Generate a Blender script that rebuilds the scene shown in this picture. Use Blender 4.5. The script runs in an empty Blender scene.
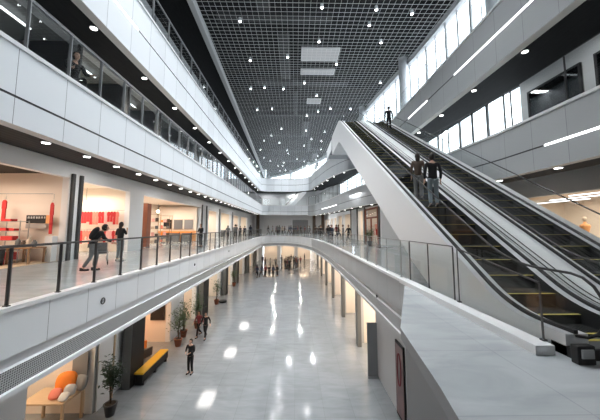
import bpy, bmesh, math, random
from mathutils import Vector, Matrix
C = bpy.context.scene.collection
S = bpy.context.scene
PI = math.pi
random.seed(7)

# ---------------------------------------------------------------- materials
def mat(name, col, rough=.5, metal=0.0, spec=.5, emit=None, es=0.0, coat=0.0):
    m = bpy.data.materials.new(name); m.use_nodes = True
    b = m.node_tree.nodes['Principled BSDF']
    b.inputs['Base Color'].default_value = (*col, 1)
    b.inputs['Roughness'].default_value = rough
    b.inputs['Metallic'].default_value = metal
    b.inputs['Specular IOR Level'].default_value = spec
    b.inputs['Coat Weight'].default_value = coat
    if emit:
        b.inputs['Emission Color'].default_value = (*emit, 1)
        b.inputs['Emission Strength'].default_value = es
    return m
def N(m, t, **kw):
    n = m.node_tree.nodes.new(t)
    for k, v in kw.items(): setattr(n, k, v)
    return n
def L(m, a, b): m.node_tree.links.new(a, b)
def noisy(name, c1, c2, scale=3, rough=.5, metal=0, detail=4, spec=.5, stretch=None):
    m = mat(name, c1, rough, metal, spec); b = m.node_tree.nodes['Principled BSDF']
    tc = N(m, 'ShaderNodeTexCoord'); no = N(m, 'ShaderNodeTexNoise'); no.inputs['Scale'].default_value = scale
    no.inputs['Detail'].default_value = detail
    mx = N(m, 'ShaderNodeMix', data_type='RGBA'); mx.inputs[6].default_value = (*c1, 1); mx.inputs[7].default_value = (*c2, 1)
    if stretch:
        mp = N(m, 'ShaderNodeMapping'); mp.inputs['Scale'].default_value = stretch
        L(m, tc.outputs['Object'], mp.inputs['Vector']); L(m, mp.outputs[0], no.inputs['Vector'])
    else: L(m, tc.outputs['Object'], no.inputs['Vector'])
    L(m, no.outputs['Fac'], mx.inputs[0]); L(m, mx.outputs[2], b.inputs['Base Color'])
    return m
def panelled(name, col, seam, step, w=.012, rough=.45, axis=0):
    # clad panels: seams along the run of the UV (metres)
    m = mat(name, col, rough); b = m.node_tree.nodes['Principled BSDF']
    uv = N(m, 'ShaderNodeUVMap'); sp = N(m, 'ShaderNodeSeparateXYZ'); L(m, uv.outputs[0], sp.inputs[0])
    dv = N(m, 'ShaderNodeMath', operation='DIVIDE'); dv.inputs[1].default_value = step; L(m, sp.outputs[axis], dv.inputs[0])
    fr = N(m, 'ShaderNodeMath', operation='FRACT'); L(m, dv.outputs[0], fr.inputs[0])
    lt = N(m, 'ShaderNodeMath', operation='LESS_THAN'); lt.inputs[1].default_value = w / step; L(m, fr.outputs[0], lt.inputs[0])
    fl = N(m, 'ShaderNodeMath', operation='FLOOR'); L(m, dv.outputs[0], fl.inputs[0])
    wn = N(m, 'ShaderNodeTexWhiteNoise', noise_dimensions='1D'); L(m, fl.outputs[0], wn.inputs['W'])
    mr = N(m, 'ShaderNodeMapRange'); mr.inputs['To Min'].default_value = .93; mr.inputs['To Max'].default_value = 1.0
    L(m, wn.outputs['Value'], mr.inputs['Value'])
    vm = N(m, 'ShaderNodeVectorMath', operation='SCALE'); vm.inputs[0].default_value = col; L(m, mr.outputs[0], vm.inputs['Scale'])
    mx = N(m, 'ShaderNodeMix', data_type='RGBA'); mx.inputs[7].default_value = (*seam, 1)
    L(m, vm.outputs[0], mx.inputs[6]); L(m, lt.outputs[0], mx.inputs[0]); L(m, mx.outputs[2], b.inputs['Base Color'])
    return m
def tiled(name, c1, c2, seam, step, rough, veins=1.0, w=.006, rv=.08, spec=.5):
    m = mat(name, c1, rough, spec=spec); b = m.node_tree.nodes['Principled BSDF']
    tc = N(m, 'ShaderNodeTexCoord')
    br = N(m, 'ShaderNodeTexBrick'); br.offset = 0; br.squash = 1
    br.inputs['Scale'].default_value = 1; br.inputs['Brick Width'].default_value = step; br.inputs['Row Height'].default_value = step
    br.inputs['Mortar Size'].default_value = w; br.inputs['Mortar Smooth'].default_value = 0
    br.inputs['Color1'].default_value = (.92,.92,.92,1); br.inputs['Color2'].default_value = (1,1,1,1)
    br.inputs['Mortar'].default_value = tuple(s / c for s, c in zip(seam, c1)) + (1,)
    L(m, tc.outputs['Object'], br.inputs['Vector'])
    mp = N(m, 'ShaderNodeMapping'); mp.inputs['Scale'].default_value = (.5, 1.4, 1); mp.inputs['Rotation'].default_value = (0,0,.5)
    L(m, tc.outputs['Object'], mp.inputs['Vector'])
    no = N(m, 'ShaderNodeTexNoise'); no.inputs['Scale'].default_value = 1.6; no.inputs['Detail'].default_value = 8; no.inputs['Distortion'].default_value = 1.2
    L(m, mp.outputs[0], no.inputs['Vector'])
    cr = N(m, 'ShaderNodeMapRange'); cr.inputs['From Min'].default_value = .35; cr.inputs['From Max'].default_value = .65; cr.inputs['To Max'].default_value = veins
    L(m, no.outputs['Fac'], cr.inputs['Value'])
    mx = N(m, 'ShaderNodeMix', data_type='RGBA'); mx.inputs[6].default_value = (*c1, 1); mx.inputs[7].default_value = (*c2, 1)
    L(m, cr.outputs[0], mx.inputs[0])
    mu = N(m, 'ShaderNodeMix', data_type='RGBA', blend_type='MULTIPLY'); mu.inputs[0].default_value = 1
    L(m, mx.outputs[2], mu.inputs[6]); L(m, br.outputs['Color'], mu.inputs[7]); L(m, mu.outputs[2], b.inputs['Base Color'])
    r2 = N(m, 'ShaderNodeMapRange'); r2.inputs['To Min'].default_value = rough; r2.inputs['To Max'].default_value = rough + rv
    L(m, no.outputs['Fac'], r2.inputs['Value']); L(m, r2.outputs[0], b.inputs['Roughness'])
    bn=N(m,'ShaderNodeTexNoise'); bn.inputs['Scale'].default_value=1.3; bn.inputs['Detail'].default_value=2; L(m,tc.outputs['Object'],bn.inputs['Vector'])
    bu=N(m,'ShaderNodeBump'); bu.inputs['Strength'].default_value=.04; bu.inputs['Distance'].default_value=.05; L(m,bn.outputs['Fac'],bu.inputs['Height']); L(m,bu.outputs[0],b.inputs['Normal'])
    return m
def glass(name, tint=(.9,.95,.94), refl=.5, ior=1.5):
    m = bpy.data.materials.new(name); m.use_nodes = True; nt = m.node_tree; nt.nodes.clear()
    o = nt.nodes.new('ShaderNodeOutputMaterial'); t = nt.nodes.new('ShaderNodeBsdfTransparent'); t.inputs[0].default_value = (*tint, 1)
    g = nt.nodes.new('ShaderNodeBsdfGlossy'); g.inputs['Roughness'].default_value = .02
    f = nt.nodes.new('ShaderNodeFresnel'); f.inputs[0].default_value = ior
    mu = nt.nodes.new('ShaderNodeMath'); mu.operation = 'MULTIPLY'; mu.inputs[1].default_value = refl
    x = nt.nodes.new('ShaderNodeMixShader')
    nt.links.new(f.outputs[0], mu.inputs[0]); nt.links.new(mu.outputs[0], x.inputs[0]); nt.links.new(t.outputs[0], x.inputs[1]); nt.links.new(g.outputs[0], x.inputs[2])
    nt.links.new(x.outputs[0], o.inputs[0])
    return m
def emis(name, col, s):
    m = bpy.data.materials.new(name); m.use_nodes = True; nt = m.node_tree; nt.nodes.clear()
    o = nt.nodes.new('ShaderNodeOutputMaterial'); e = nt.nodes.new('ShaderNodeEmission'); e.inputs[0].default_value = (*col, 1); e.inputs[1].default_value = s
    nt.links.new(e.outputs[0], o.inputs[0]); return m
def perforated():
    m = mat('perforated_metal', (.42,.44,.45), .5, .2); b = m.node_tree.nodes['Principled BSDF']
    uv = N(m, 'ShaderNodeUVMap'); vs = N(m, 'ShaderNodeVectorMath', operation='SCALE'); vs.inputs['Scale'].default_value = 22
    L(m, uv.outputs[0], vs.inputs[0])
    fr = N(m, 'ShaderNodeVectorMath', operation='FRACTION'); L(m, vs.outputs[0], fr.inputs[0])
    su = N(m, 'ShaderNodeVectorMath', operation='SUBTRACT'); su.inputs[1].default_value = (.5,.5,0); L(m, fr.outputs[0], su.inputs[0])
    ln = N(m, 'ShaderNodeVectorMath', operation='LENGTH'); L(m, su.outputs[0], ln.inputs[0])
    lt = N(m, 'ShaderNodeMath', operation='LESS_THAN'); lt.inputs[1].default_value = .32; L(m, ln.outputs['Value'], lt.inputs[0])
    mx = N(m, 'ShaderNodeMix', data_type='RGBA'); mx.inputs[6].default_value = (.5,.52,.53,1); mx.inputs[7].default_value = (.08,.08,.085,1)
    L(m, lt.outputs[0], mx.inputs[0]); L(m, mx.outputs[2], b.inputs['Base Color'])
    return m
def slatted(name, c1, c2, step, duty, rough=.6):
    m = mat(name, c1, rough); b = m.node_tree.nodes['Principled BSDF']
    tc = N(m, 'ShaderNodeTexCoord'); sp = N(m, 'ShaderNodeSeparateXYZ'); L(m, tc.outputs['Object'], sp.inputs[0])
    dv = N(m, 'ShaderNodeMath', operation='DIVIDE'); dv.inputs[1].default_value = step; L(m, sp.outputs[0], dv.inputs[0])
    fr = N(m, 'ShaderNodeMath', operation='FRACT'); L(m, dv.outputs[0], fr.inputs[0])
    lt = N(m, 'ShaderNodeMath', operation='LESS_THAN'); lt.inputs[1].default_value = duty; L(m, fr.outputs[0], lt.inputs[0])
    mx = N(m, 'ShaderNodeMix', data_type='RGBA'); mx.inputs[6].default_value = (*c1,1); mx.inputs[7].default_value = (*c2,1)
    L(m, lt.outputs[0], mx.inputs[0]); L(m, mx.outputs[2], b.inputs['Base Color'])
    return m

M = dict(
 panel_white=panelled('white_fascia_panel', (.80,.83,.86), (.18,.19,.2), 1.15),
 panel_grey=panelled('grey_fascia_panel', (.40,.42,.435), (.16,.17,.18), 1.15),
 white=mat('white_paint', (.80,.82,.84), .5), cap=mat('white_cap', (.74,.75,.76), .4), grey=mat('grey_paint', (.5,.51,.52), .5),
 lip=mat('warm_white_lip', (.78,.75,.71), .5), groove=mat('dark_groove', (.06,.06,.065), .6),
 midgrey=mat('mid_grey', (.24,.25,.26), .5), dark=mat('dark_grey_metal', (.07,.07,.072), .4, .3), black=mat('matt_black', (.012,.012,.013), .7),
 soffit=slatted('black_slat_soffit', (.006,.006,.007), (.022,.022,.023), .16, .35, .8), soffit2=noisy('black_soffit', (.004,.004,.005), (.02,.021,.022), 6, .6, spec=.15, stretch=(3,.5,1)),
 perf=perforated(),
 gfloor=tiled('polished_ground_tiles', (.30,.315,.33), (.25,.265,.278), (.22,.23,.24), 1.2, .055, .9, rv=.07, spec=.7),
 ufloor=tiled('polished_gallery_tiles', (.50,.53,.55), (.40,.43,.45), (.40,.42,.44), 1.2, .12, 1, rv=.08, spec=.6),
 grid=mat('ceiling_grid_metal', (.85,.87,.88), .4, .0), duct=mat('grey_duct', (.06,.063,.066), .5, .4), roof=mat('black_roof', (.006,.006,.007), .8),
 strip=mat('grey_edge_beam', (.55,.56,.57), .45), steel=mat('brushed_steel', (.42,.43,.44), .3, .85), clad=mat('escalator_cladding', (.74,.75,.76), .38, .1),
 deck=mat('escalator_deck', (.68,.69,.71), .3, .35), lampspot=emis('lamp_spot',(.97,.98,1),22), glassm=glass('gallery_rail_glass',(.86,.9,.9),1.7), rubber=mat('black_rubber', (.01,.01,.011), .35), step=mat('escalator_step', (.02,.021,.02), .75, .0, .2),
 yellow=mat('yellow_edge', (.62,.52,.12), .5), comb=mat('ribbed_comb', (.16,.165,.17), .35, .8),
 glass=glass('clear_rail_glass', (.94,.97,.965), .7), glass2=glass('window_glass', (.93,.95,.96), .35), tglass=glass('tinted_window_glass', (.5,.53,.55), .9),
 eglass=glass('escalator_glass',(.96,.98,.97),.07), sglass=glass('shop_glass', (.93,.94,.93), .25),
 lamp=emis('lamp_white', (1,.99,.96), 14), lampw=emis('lamp_warm', (1,.85,.65), 9), led=emis('led_strip', (1,1,1), 5), tube=emis('tube_light', (.95,.98,1), 4),
 skyl=emis('panel_light', (.9,.95,1), .55),
 cream=noisy('shop_cream', (.82,.74,.66), (.77,.68,.6), .8, .6), warmw=mat('shop_warm_white', (.84,.76,.66), .6), orange=mat('shop_orange', (.75,.36,.14), .6),
 wood=noisy('wood', (.36,.2,.1), (.24,.13,.06), 3, .5, stretch=(1,8,1)), palewood=noisy('pale_wood', (.6,.45,.3), (.5,.36,.23), 3, .5, stretch=(1,6,1)),
 red=mat('red_cloth', (.55,.03,.03), .7), coral=mat('coral_cloth', (.75,.22,.16), .7), pink=mat('pink_cloth', (.75,.42,.38), .7),
 navy=mat('navy_cloth', (.03,.04,.07), .8), beige=mat('beige_cloth', (.6,.5,.4), .8), cloth_black=mat('black_cloth', (.012,.012,.014), .85),
 cloth_grey=mat('grey_cloth', (.16,.165,.17), .85), jeans=mat('pale_jeans', (.2,.25,.28), .85), cloth_white=mat('white_cloth', (.7,.7,.7), .8),
 maroon=mat('maroon_cloth', (.2,.04,.05), .85), brown=mat('brown_cloth', (.085,.06,.045), .85), skin=mat('skin', (.55,.34,.25), .55), hair=mat('dark_hair', (.012,.01,.009), .6),
 eye=mat('eye', (.02,.02,.02), .2), mouth=mat('lips', (.4,.15,.13), .5),
 leaf=noisy('green_leaf', (.05,.11,.04), (.1,.17,.06), 9, .5), leaf2=noisy('dark_green_leaf', (.025,.055,.03), (.06,.09,.05), 9, .5), stem=mat('plant_stem', (.12,.08,.05), .8),
 terracotta=noisy('terracotta', (.3,.1,.05), (.22,.07,.04), 6, .7), soil=mat('soil', (.04,.025,.015), .95),
 yellowp=mat('yellow_paint', (.85,.48,.03), .35), orangec=mat('orange_cloth', (.9,.25,.03), .7), pier=mat('dark_column', (.014,.014,.014), .6, 0, .25), pierg=mat('grey_column', (.17,.175,.17), .5),
 poster=noisy('poster_print', (.25,.12,.11), (.07,.05,.06), 3, .4, detail=1), doorwood=mat('door_wood_red', (.28,.09,.05), .5),
)

# ---------------------------------------------------------------- mesh builder
class MB:
    def __init__(s): s.v=[]; s.f=[]; s.m=[]; s.mats=[]; s.uv=[]; s.smooth=[]
    def mi(s, mt):
        if isinstance(mt, str): mt = M[mt]
        if mt not in s.mats: s.mats.append(mt)
        return s.mats.index(mt)
    def face(s, idx, mt, uv=None, sm=False):
        s.f.append(idx); s.m.append(s.mi(mt)); s.uv.append(uv); s.smooth.append(sm)
    def add(s, vs): b=len(s.v); s.v += [tuple(v) for v in vs]; return b
    def quad(s, pts, mt, uv=None, sm=False):
        b=s.add(pts); s.face(tuple(range(b,b+len(pts))), mt, uv, sm)
    def box(s, x0,x1,y0,y1,z0,z1, mt, T=None):
        vs=[(x0,y0,z0),(x1,y0,z0),(x1,y1,z0),(x0,y1,z0),(x0,y0,z1),(x1,y0,z1),(x1,y1,z1),(x0,y1,z1)]
        if T: vs=[T @ Vector(v) for v in vs]
        b=s.add(vs)
        for q in ((0,3,2,1),(4,5,6,7),(0,1,5,4),(1,2,6,5),(2,3,7,6),(3,0,4,7)): s.face(tuple(b+i for i in q), mt)
    def bar(s, p, q, w, h, mt):            # box section bar between two points
        p=Vector(p); q=Vector(q); d=(q-p); l=d.length
        if l<1e-6: return
        d.normalize(); up=Vector((0,0,1)) if abs(d.z)<.95 else Vector((0,1,0))
        x=d.cross(up).normalized(); z=x.cross(d).normalized()
        T=Matrix((( x.x,d.x,z.x,p.x),(x.y,d.y,z.y,p.y),(x.z,d.z,z.z,p.z),(0,0,0,1)))
        s.box(-w/2,w/2,0,l,-h/2,h/2,mt,T)
    def tube(s, pts, r, mt, n=8, closed=False, caps=True, rs=None):
        pts=[Vector(p) for p in pts]; rings=[]
        prev=None
        for i,p in enumerate(pts):
            if closed: d=(pts[(i+1)%len(pts)]-pts[i-1])
            else: d=(pts[min(i+1,len(pts)-1)]-pts[max(i-1,0)])
            d.normalize()
            if prev is None:
                up=Vector((0,0,1)) if abs(d.z)<.9 else Vector((1,0,0)); x=d.cross(up).normalized()
            else: x=(prev-d*prev.dot(d)).normalized()
            prev=x; y=d.cross(x); rr=rs[i] if rs else r
            rings.append(s.add([p+(x*math.cos(2*PI*k/n)+y*math.sin(2*PI*k/n))*rr for k in range(n)]))
        for i in range(len(rings)-(0 if closed else 1)):
            a=rings[i]; b=rings[(i+1)%len(rings)]
            for k in range(n): s.face((a+k,a+(k+1)%n,b+(k+1)%n,b+k), mt, sm=True)
        if caps and not closed:
            s.face(tuple(rings[0]+k for k in reversed(range(n))), mt); s.face(tuple(rings[-1]+k for k in range(n)), mt)
    def lathe(s, prof, c, mt, n=16, sm=True):
        c=Vector(c); rings=[s.add([c+Vector((r*math.cos(2*PI*k/n), r*math.sin(2*PI*k/n), z)) for k in range(n)]) for r,z in prof]
        for a,b in zip(rings,rings[1:]):
            for k in range(n): s.face((a+k,a+(k+1)%n,b+(k+1)%n,b+k), mt, sm=sm)
        s.face(tuple(rings[0]+k for k in reversed(range(n))), mt); s.face(tuple(rings[-1]+k for k in range(n)), mt)
    def ball(s, c, r, mt, sx=1,sy=1,sz=1,n=10,m=7, f=None):
        c=Vector(c); rings=[]
        for j in range(1,m):
            t=PI*j/m
            rings.append([Vector((r*sx*math.sin(t)*math.cos(2*PI*k/n), r*sy*math.sin(t)*math.sin(2*PI*k/n), -r*sz*math.cos(t))) for k in range(n)])
        top=Vector((0,0,r*sz)); bot=Vector((0,0,-r*sz))
        if f: rings=[[f(v) for v in R] for R in rings]; top=f(top); bot=f(bot)
        ids=[s.add([c+v for v in R]) for R in rings]; t=s.add([c+top]); b=s.add([c+bot])
        for a,bb in zip(ids,ids[1:]):
            for k in range(n): s.face((a+k,a+(k+1)%n,bb+(k+1)%n,bb+k), mt, sm=True)
        for k in range(n):
            s.face((b,ids[0]+(k+1)%n,ids[0]+k), mt, sm=True); s.face((t,ids[-1]+k,ids[-1]+(k+1)%n), mt, sm=True)
    def mesh(s, name):
        me=bpy.data.meshes.new(name); me.from_pydata(s.v,[],s.f)
        for mt in s.mats: me.materials.append(mt)
        me.polygons.foreach_set('material_index', s.m); me.polygons.foreach_set('use_smooth', s.smooth)
        if any(u for u in s.uv):
            ul=me.uv_layers.new(name='UVMap')
            for p,u in zip(me.polygons,s.uv):
                if u:
                    for li,c in zip(p.loop_indices,u): ul.data[li].uv=c
        me.update(); return me
    def build(s, name, parent=None, origin=None, bevel=0):
        if origin is not None:
            o=Vector(origin); s.v=[tuple(Vector(v)-o) for v in s.v]
        ob=bpy.data.objects.new(name, s.mesh(name)); C.objects.link(ob)
        if origin is not None: ob.location=origin
        if parent: ob.parent=parent
        if bevel:
            b=ob.modifiers.new('bevel','BEVEL'); b.width=bevel; b.segments=2; b.limit_method='ANGLE'
        return ob
def tag(o, label=None, cat=None, group=None, kind=None):
    if label: o['label']=label
    if cat: o['category']=cat
    if group: o['group']=group
    if kind: o['kind']=kind
    return o
def thing(name, label, cat, loc=(0,0,0), rz=0, group=None):
    o=bpy.data.objects.new(name,None); C.objects.link(o); o.location=loc; o.rotation_euler=(0,0,rz); o.empty_display_size=.2
    return tag(o,label,cat,group)
def struct(mb, name, label=None, **k): return tag(mb.build(name, **k), label, None, None, 'structure')
def kids(o): return [c for c in C.objects if c.parent==o]
def copy_tree(o, parent=None):
    c=o.copy(); C.objects.link(c)
    if parent: c.parent=parent
    for ch in list(o.children): copy_tree(ch, c)
    return c
def place(o, loc, rz=0, label=None, group=None, sc=None):
    o.location=loc; o.rotation_euler=(0,0,rz)
    if label: o['label']=label
    if group: o['group']=group
    if sc: o.scale=(sc,sc,sc)
    return o
def dup(o, loc, rz=0, label=None, group=None, sc=None): return place(copy_tree(o), loc, rz, label, group, sc)

# ---------------------------------------------------------------- paths
def smooth_path(pts, n=6):
    P=[Vector((*p,0)) for p in pts]; out=[]
    for i in range(len(P)-1):
        p0=P[max(i-1,0)]; p1=P[i]; p2=P[i+1]; p3=P[min(i+2,len(P)-1)]
        d=(p2-p1).length; k=1 if d>12 and i in (0,len(P)-2) else n
        if k==1: out.append(p1); continue
        # centripetal-ish tangents
        def tan(a,b,c):
            l1=(b-a).length; l2=(c-b).length
            if l1<1e-6: return (c-b)/max(l2,1e-6)
            if l2<1e-6: return (b-a)/l1
            return ((b-a)/l1*l2+(c-b)/l2*l1)/(l1+l2)
        t1=tan(p0,p1,p2)*d; t2=tan(p1,p2,p3)*d
        for j in range(k):
            t=j/k; h1=2*t**3-3*t*t+1; h2=t**3-2*t*t+t; h3=-2*t**3+3*t*t; h4=t**3-t*t
            out.append(p1*h1+t1*h2+p2*h3+t2*h4)
    out.append(P[-1]); return out
def normals(path):
    ns=[]
    for i in range(len(path)):
        a=(path[i]-path[i-1]).normalized() if i>0 else None
        b=(path[i+1]-path[i]).normalized() if i<len(path)-1 else None
        if a is None: a=b
        if b is None: b=a
        na=Vector((-a.y,a.x,0)); nb=Vector((-b.y,b.x,0)); n=(na+nb).normalized()
        n=n/max(n.dot(na),.5); ns.append(n)
    return ns
def offset(path, o): return [p+n*o for p,n in zip(path,normals(path))]
def sweep(mb, path, prof, mats, z0=0, smooth=False):
    ns=normals(path); s=0; rows=[]; ss=[]; k=len(prof); pl=[0]
    for (o1,z1),(o2,z2) in zip(prof,prof[1:]): pl.append(pl[-1]+math.hypot(o2-o1,z2-z1))
    for i,p in enumerate(path):
        if i: s+=(p-path[i-1]).length
        ss.append(s); rows.append(mb.add([p+ns[i]*o+Vector((0,0,z0+z)) for o,z in prof]))
    for i in range(len(path)-1):
        for j in range(k-1):
            a=rows[i]+j; b=rows[i+1]+j
            mb.face((a,a+1,b+1,b), mats[j], [(ss[i],pl[j]),(ss[i],pl[j+1]),(ss[i+1],pl[j+1]),(ss[i+1],pl[j])])
def along(path, start, step, end=None):
    # points every step metres along a path with direction
    out=[]; s=0; nxt=start
    tot=sum((b-a).length for a,b in zip(path,path[1:]))
    end=tot if end is None else min(end,tot)
    for a,b in zip(path,path[1:]):
        l=(b-a).length
        while l>0 and nxt<=s+l+1e-6 and nxt<=end+1e-6:
            out.append((a+(b-a)*((nxt-s)/l),(b-a).normalized(),nxt)); nxt+=step
        s+=l
    return out
def crop(path, f):  return [p for p in path if f(p)]

# ================================================================ THE BUILDING
V=lambda x,y:Vector((x,y,0))
GZ=-6.0; Z2=4.9; Z3=9.0; ZC=13.7
# void edge of each gallery, left near -> far -> right near
P1=smooth_path([(-5.23,-4),(-5.23,42.5),(-5.05,45.2),(-4.0,46.6),(-1.5,46.8),(.2,44.6),(1.7,39.5),(2.6,32),(2.95,25),(3.0,19),(3.0,12),(3.0,7.8)])
P2=smooth_path([(-5.23,-4),(-5.23,43),(-5.1,44.8),(-4.4,45.6),(-3,45.7),(.6,45.7),(2.3,44.6),(3.5,39.5),(5.4,24),(6.9,15),(7.45,10),(7.5,-4)])
P3=smooth_path([(-5.23,-4),(-5.23,42.3),(-5.12,43.5),(-4.5,44.1),(-3.2,44.2),(.2,44.2),(1.6,43.4),(2.7,38.5),(4.3,29.5),(5.2,27),(6.5,25),(6.8,22.5),(6.85,17),(6.85,10),(6.85,-4)])
WL2=-8.0
CL=smooth_path([(9.4,-4),(9.2,10),(8.8,18),(7.6,28),(6.9,42),(5.2,49.5),(2.2,57),(-1.5,64.5),(-7.5,71.5)],4)     # clerestory line, right near -> far left

def slab(name, path, z0, z1, outer, mt, under=None):
    pts=[(p.x,p.y) for p in offset(path,.12)]+outer
    mb=MB(); n=len(pts)
    a=mb.add([(x,y,z1) for x,y in pts]); b=mb.add([(x,y,z0) for x,y in pts])
    mb.face(tuple(range(a+n-1,a-1,-1)), mt); mb.face(tuple(range(b,b+n)), under or mt)
    for i in range(n): mb.face((a+i,a+(i+1)%n,b+(i+1)%n,b+i), 'grey')
    return mb

# ground
mb=MB(); mb.box(-22,22,-6,82,GZ-.4,GZ,'gfloor'); struct(mb,'floor','polished pale grey ground floor of the mall atrium')
# level 1 gallery: U shape, plus the bridge end on which the picture is taken
edge=[V(3.0,7.8),V(1.58,4.4),V(1.46,3.5),V(1.33,2.6),V(1.1,1.7),V(.5,1.0),V(-.8,.75),V(-3,.7),V(-5.23,.7)]
E1=smooth_path([(p.x,p.y) for p in edge[1:]],4)
outer=[(21,7.0),(21,82),(-21,82),(-21,-4)]
mb=slab('x',P1,-.45,0,outer,'ufloor','soffit2'); struct(mb,'floor','polished first gallery floor around the void')
pts=[(2.96,7.8)]+[(p.x,p.y) for p in E1]+[(-5.1,-4),(21,-4),(21,6.99),(3.12,6.99),(3.12,7.8)]
mb=MB(); n=len(pts); a=mb.add([(x,y,-.001) for x,y in pts]); b=mb.add([(x,y,-.16) for x,y in pts])
mb.face(tuple(range(a+n-1,a-1,-1)),'ufloor'); mb.face(tuple(range(b,b+n)),'midgrey')
for i in range(n): mb.face((a+i,a+(i+1)%n,b+(i+1)%n,b+i),'midgrey')
struct(mb,'floor','near corner of gallery floor with grey slab edge')
W2=[V(11.15,13.2),V(10.2,20),V(9,28),V(8.2,36),V(7.4,46),V(4,56),V(-2,60),V(-8,60)]
outer=[(14,-4),(14,82),(-21,82),(-21,-4)]
struct(slab('x',P2,Z2-.45,Z2,list(outer),'ufloor','soffit'),'floor','second gallery floor')
outer=[(11.4,-4),(11.4,13.2)]+[(p.x+.12,p.y+.12) for p in W2[1:]]+[(-8,72),(-21,72),(-21,-4)]
struct(slab('x',P3,Z3-.45,Z3,outer,'ufloor','soffit2'),'floor','third gallery floor')

# fascias
prof1=[(.16,0),(.16,.05),(-.05,.05),(-.05,-.03),(0,-.04),(0,-.88),(.07,-.9),(.07,-1.08),(0,-1.1),(.02,-1.48),(-.03,-1.5),(-.03,-1.6),(.4,-1.6),(.4,-.45)]
m1=['cap','cap','cap','cap','panel_white','groove','white','white','perf','white','white','white','midgrey']
def prof(zt,zb,w,panel):
    return ([(.16,zt),(.16,zt+.05),(-.04,zt+.05),(-.04,zt-.03),(0,zt-.04),(0,zt-.945),(.03,zt-.95),(.03,zt-.985),(0,zt-.99),(.0,zb),(.26,zb),(.26,zb+.05),(w,zb+.05),(w,zt-.45)],
            ['cap','cap','cap','cap',panel,'groove','groove','groove',panel,'lip','groove','SOF','midgrey'])
def split(path):
    # left run, far run, right run by index
    iL=max(i for i,p in enumerate(path) if p.x<-5.15); 
    iR=min(i for i,p in enumerate(path) if i>iL and p.x>2.0)
    return path[:iL+1], path[iL:iR+1], path[iR:]
sides=['left','far','right']
k=1
for path,pr,z in ((P1,None,0),(P2,'p2',Z2),(P3,'p3',Z3)):
    for side,seg in zip(sides,split(path)):
        mb=MB()
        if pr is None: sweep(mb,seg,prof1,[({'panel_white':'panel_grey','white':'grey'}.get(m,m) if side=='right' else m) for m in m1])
        else:
            zb={'left':3.4,'far':3.4,'right':3.25}[side] if z==Z2 else 7.02
            w={'left':1.32,'far':1.3,'right':1.35}[side] if z==Z2 else {'left':1.2,'far':1.2,'right':1.95}[side]
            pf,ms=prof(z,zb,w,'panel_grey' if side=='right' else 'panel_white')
            sweep(mb,seg,pf,[('soffit' if z==Z2 else 'soffit2') if q=='SOF' else q for q in ms])
        struct(mb,'trim_%d'%k, '%s-side white clad balcony edge of gallery %d'%(side,1+[P1,P2,P3].index(path))); k+=1

# ---------------------------------------------------------------- walls with bays
def bay_wall(name, p0, p1, z0, z1, bays, depth, label, face='white', top='white', openback=None, nosides=False):
    """wall from p0 to p1; interior of shops lies to the left of p0->p1. bays: (s0,s1,height,interior material, ceiling)"""
    p0=Vector((*p0,0)); p1=Vector((*p1,0)); d=(p1-p0); Lt=d.length; d.normalize(); n=Vector((-d.y,d.x,0))
    T=Matrix(((d.x,n.x,0,p0.x),(d.y,n.y,0,p0.y),(0,0,1,0),(0,0,0,1)))
    mb=MB(); s=0
    for (a,b,h,im,cm) in bays:
        if a>s: mb.box(s,a,0,.3,z0,z1,face,T)
        mb.box(a,b,0,.3,z0+h,z1,top,T)
        if im:
            mb.box(a-.05,b+.05,depth,depth+.1,z0,z0+h+.3,im,T)
            mb.box(a-.15,a-.05,.3,depth,z0,z0+h+.3,im,T); mb.box(b+.05,b+.15,.3,depth,z0,z0+h+.3,im,T)
            mb.box(a-.05,b+.05,.3,depth,z0+h+.2,z0+h+.3,cm,T)
        s=b
    if s<Lt: mb.box(s,Lt,0,.3,z0,z1,face,T)
    struct(mb,name,label); return T
def alight(name, loc, sx, sy, power, col=(1,1,1), rot=(0,0,0), portal=False, spread=None):
    l=bpy.data.lights.new(name,'AREA'); l.shape='RECTANGLE'; l.size=sx; l.size_y=sy; l.energy=power; l.color=col
    if spread: l.spread=spread
    if portal: l.cycles.is_portal=True
    o=bpy.data.objects.new(name,l); C.objects.link(o); o.location=loc; o.rotation_euler=rot; return o
WARM=(1,.78,.56); WARM2=(1,.86,.72)
def shop_light(T,a,b,z,depth,power,col):
    p=T@Vector(((a+b)/2,depth*.5,z)); d=T.to_3x3()@Vector((1,0,0))
    alight('shop_ceiling_light',p,(b-a)*.7,depth*.5,power,col,(0,0,math.atan2(d.y,d.x)))

# level 1 left: wall X=-10.3. p0->p1 heading +Y has interior on the left (-X)
XL1=-10.3
b1=[(2.0,8.6,3.8,'cream','cream'),(9.0,17.05,3.75,'cream','black'),(17.95,21.9,3.7,'warmw','warmw'),(23.5,35.4,3.65,'warmw','warmw'),(38.2,42.5,3.5,'cream','cream'),(44,50,3.5,'warmw','warmw'),(52,57,3.5,'cream','cream'),(58.5,66,3.5,'warmw','warmw')]
T1=bay_wall('wall_left',(XL1,-4),(XL1,70),0,4.45,b1,4.5,'white shopfront wall of the first gallery',face='white')
for (a,b,h,i,c),pw in zip(b1,(60,420,280,620,240,260,200,240)): shop_light(T1,a,b,h-.15,4.5,pw,WARM2 if c!='black' else (1,.8,.64))
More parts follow.
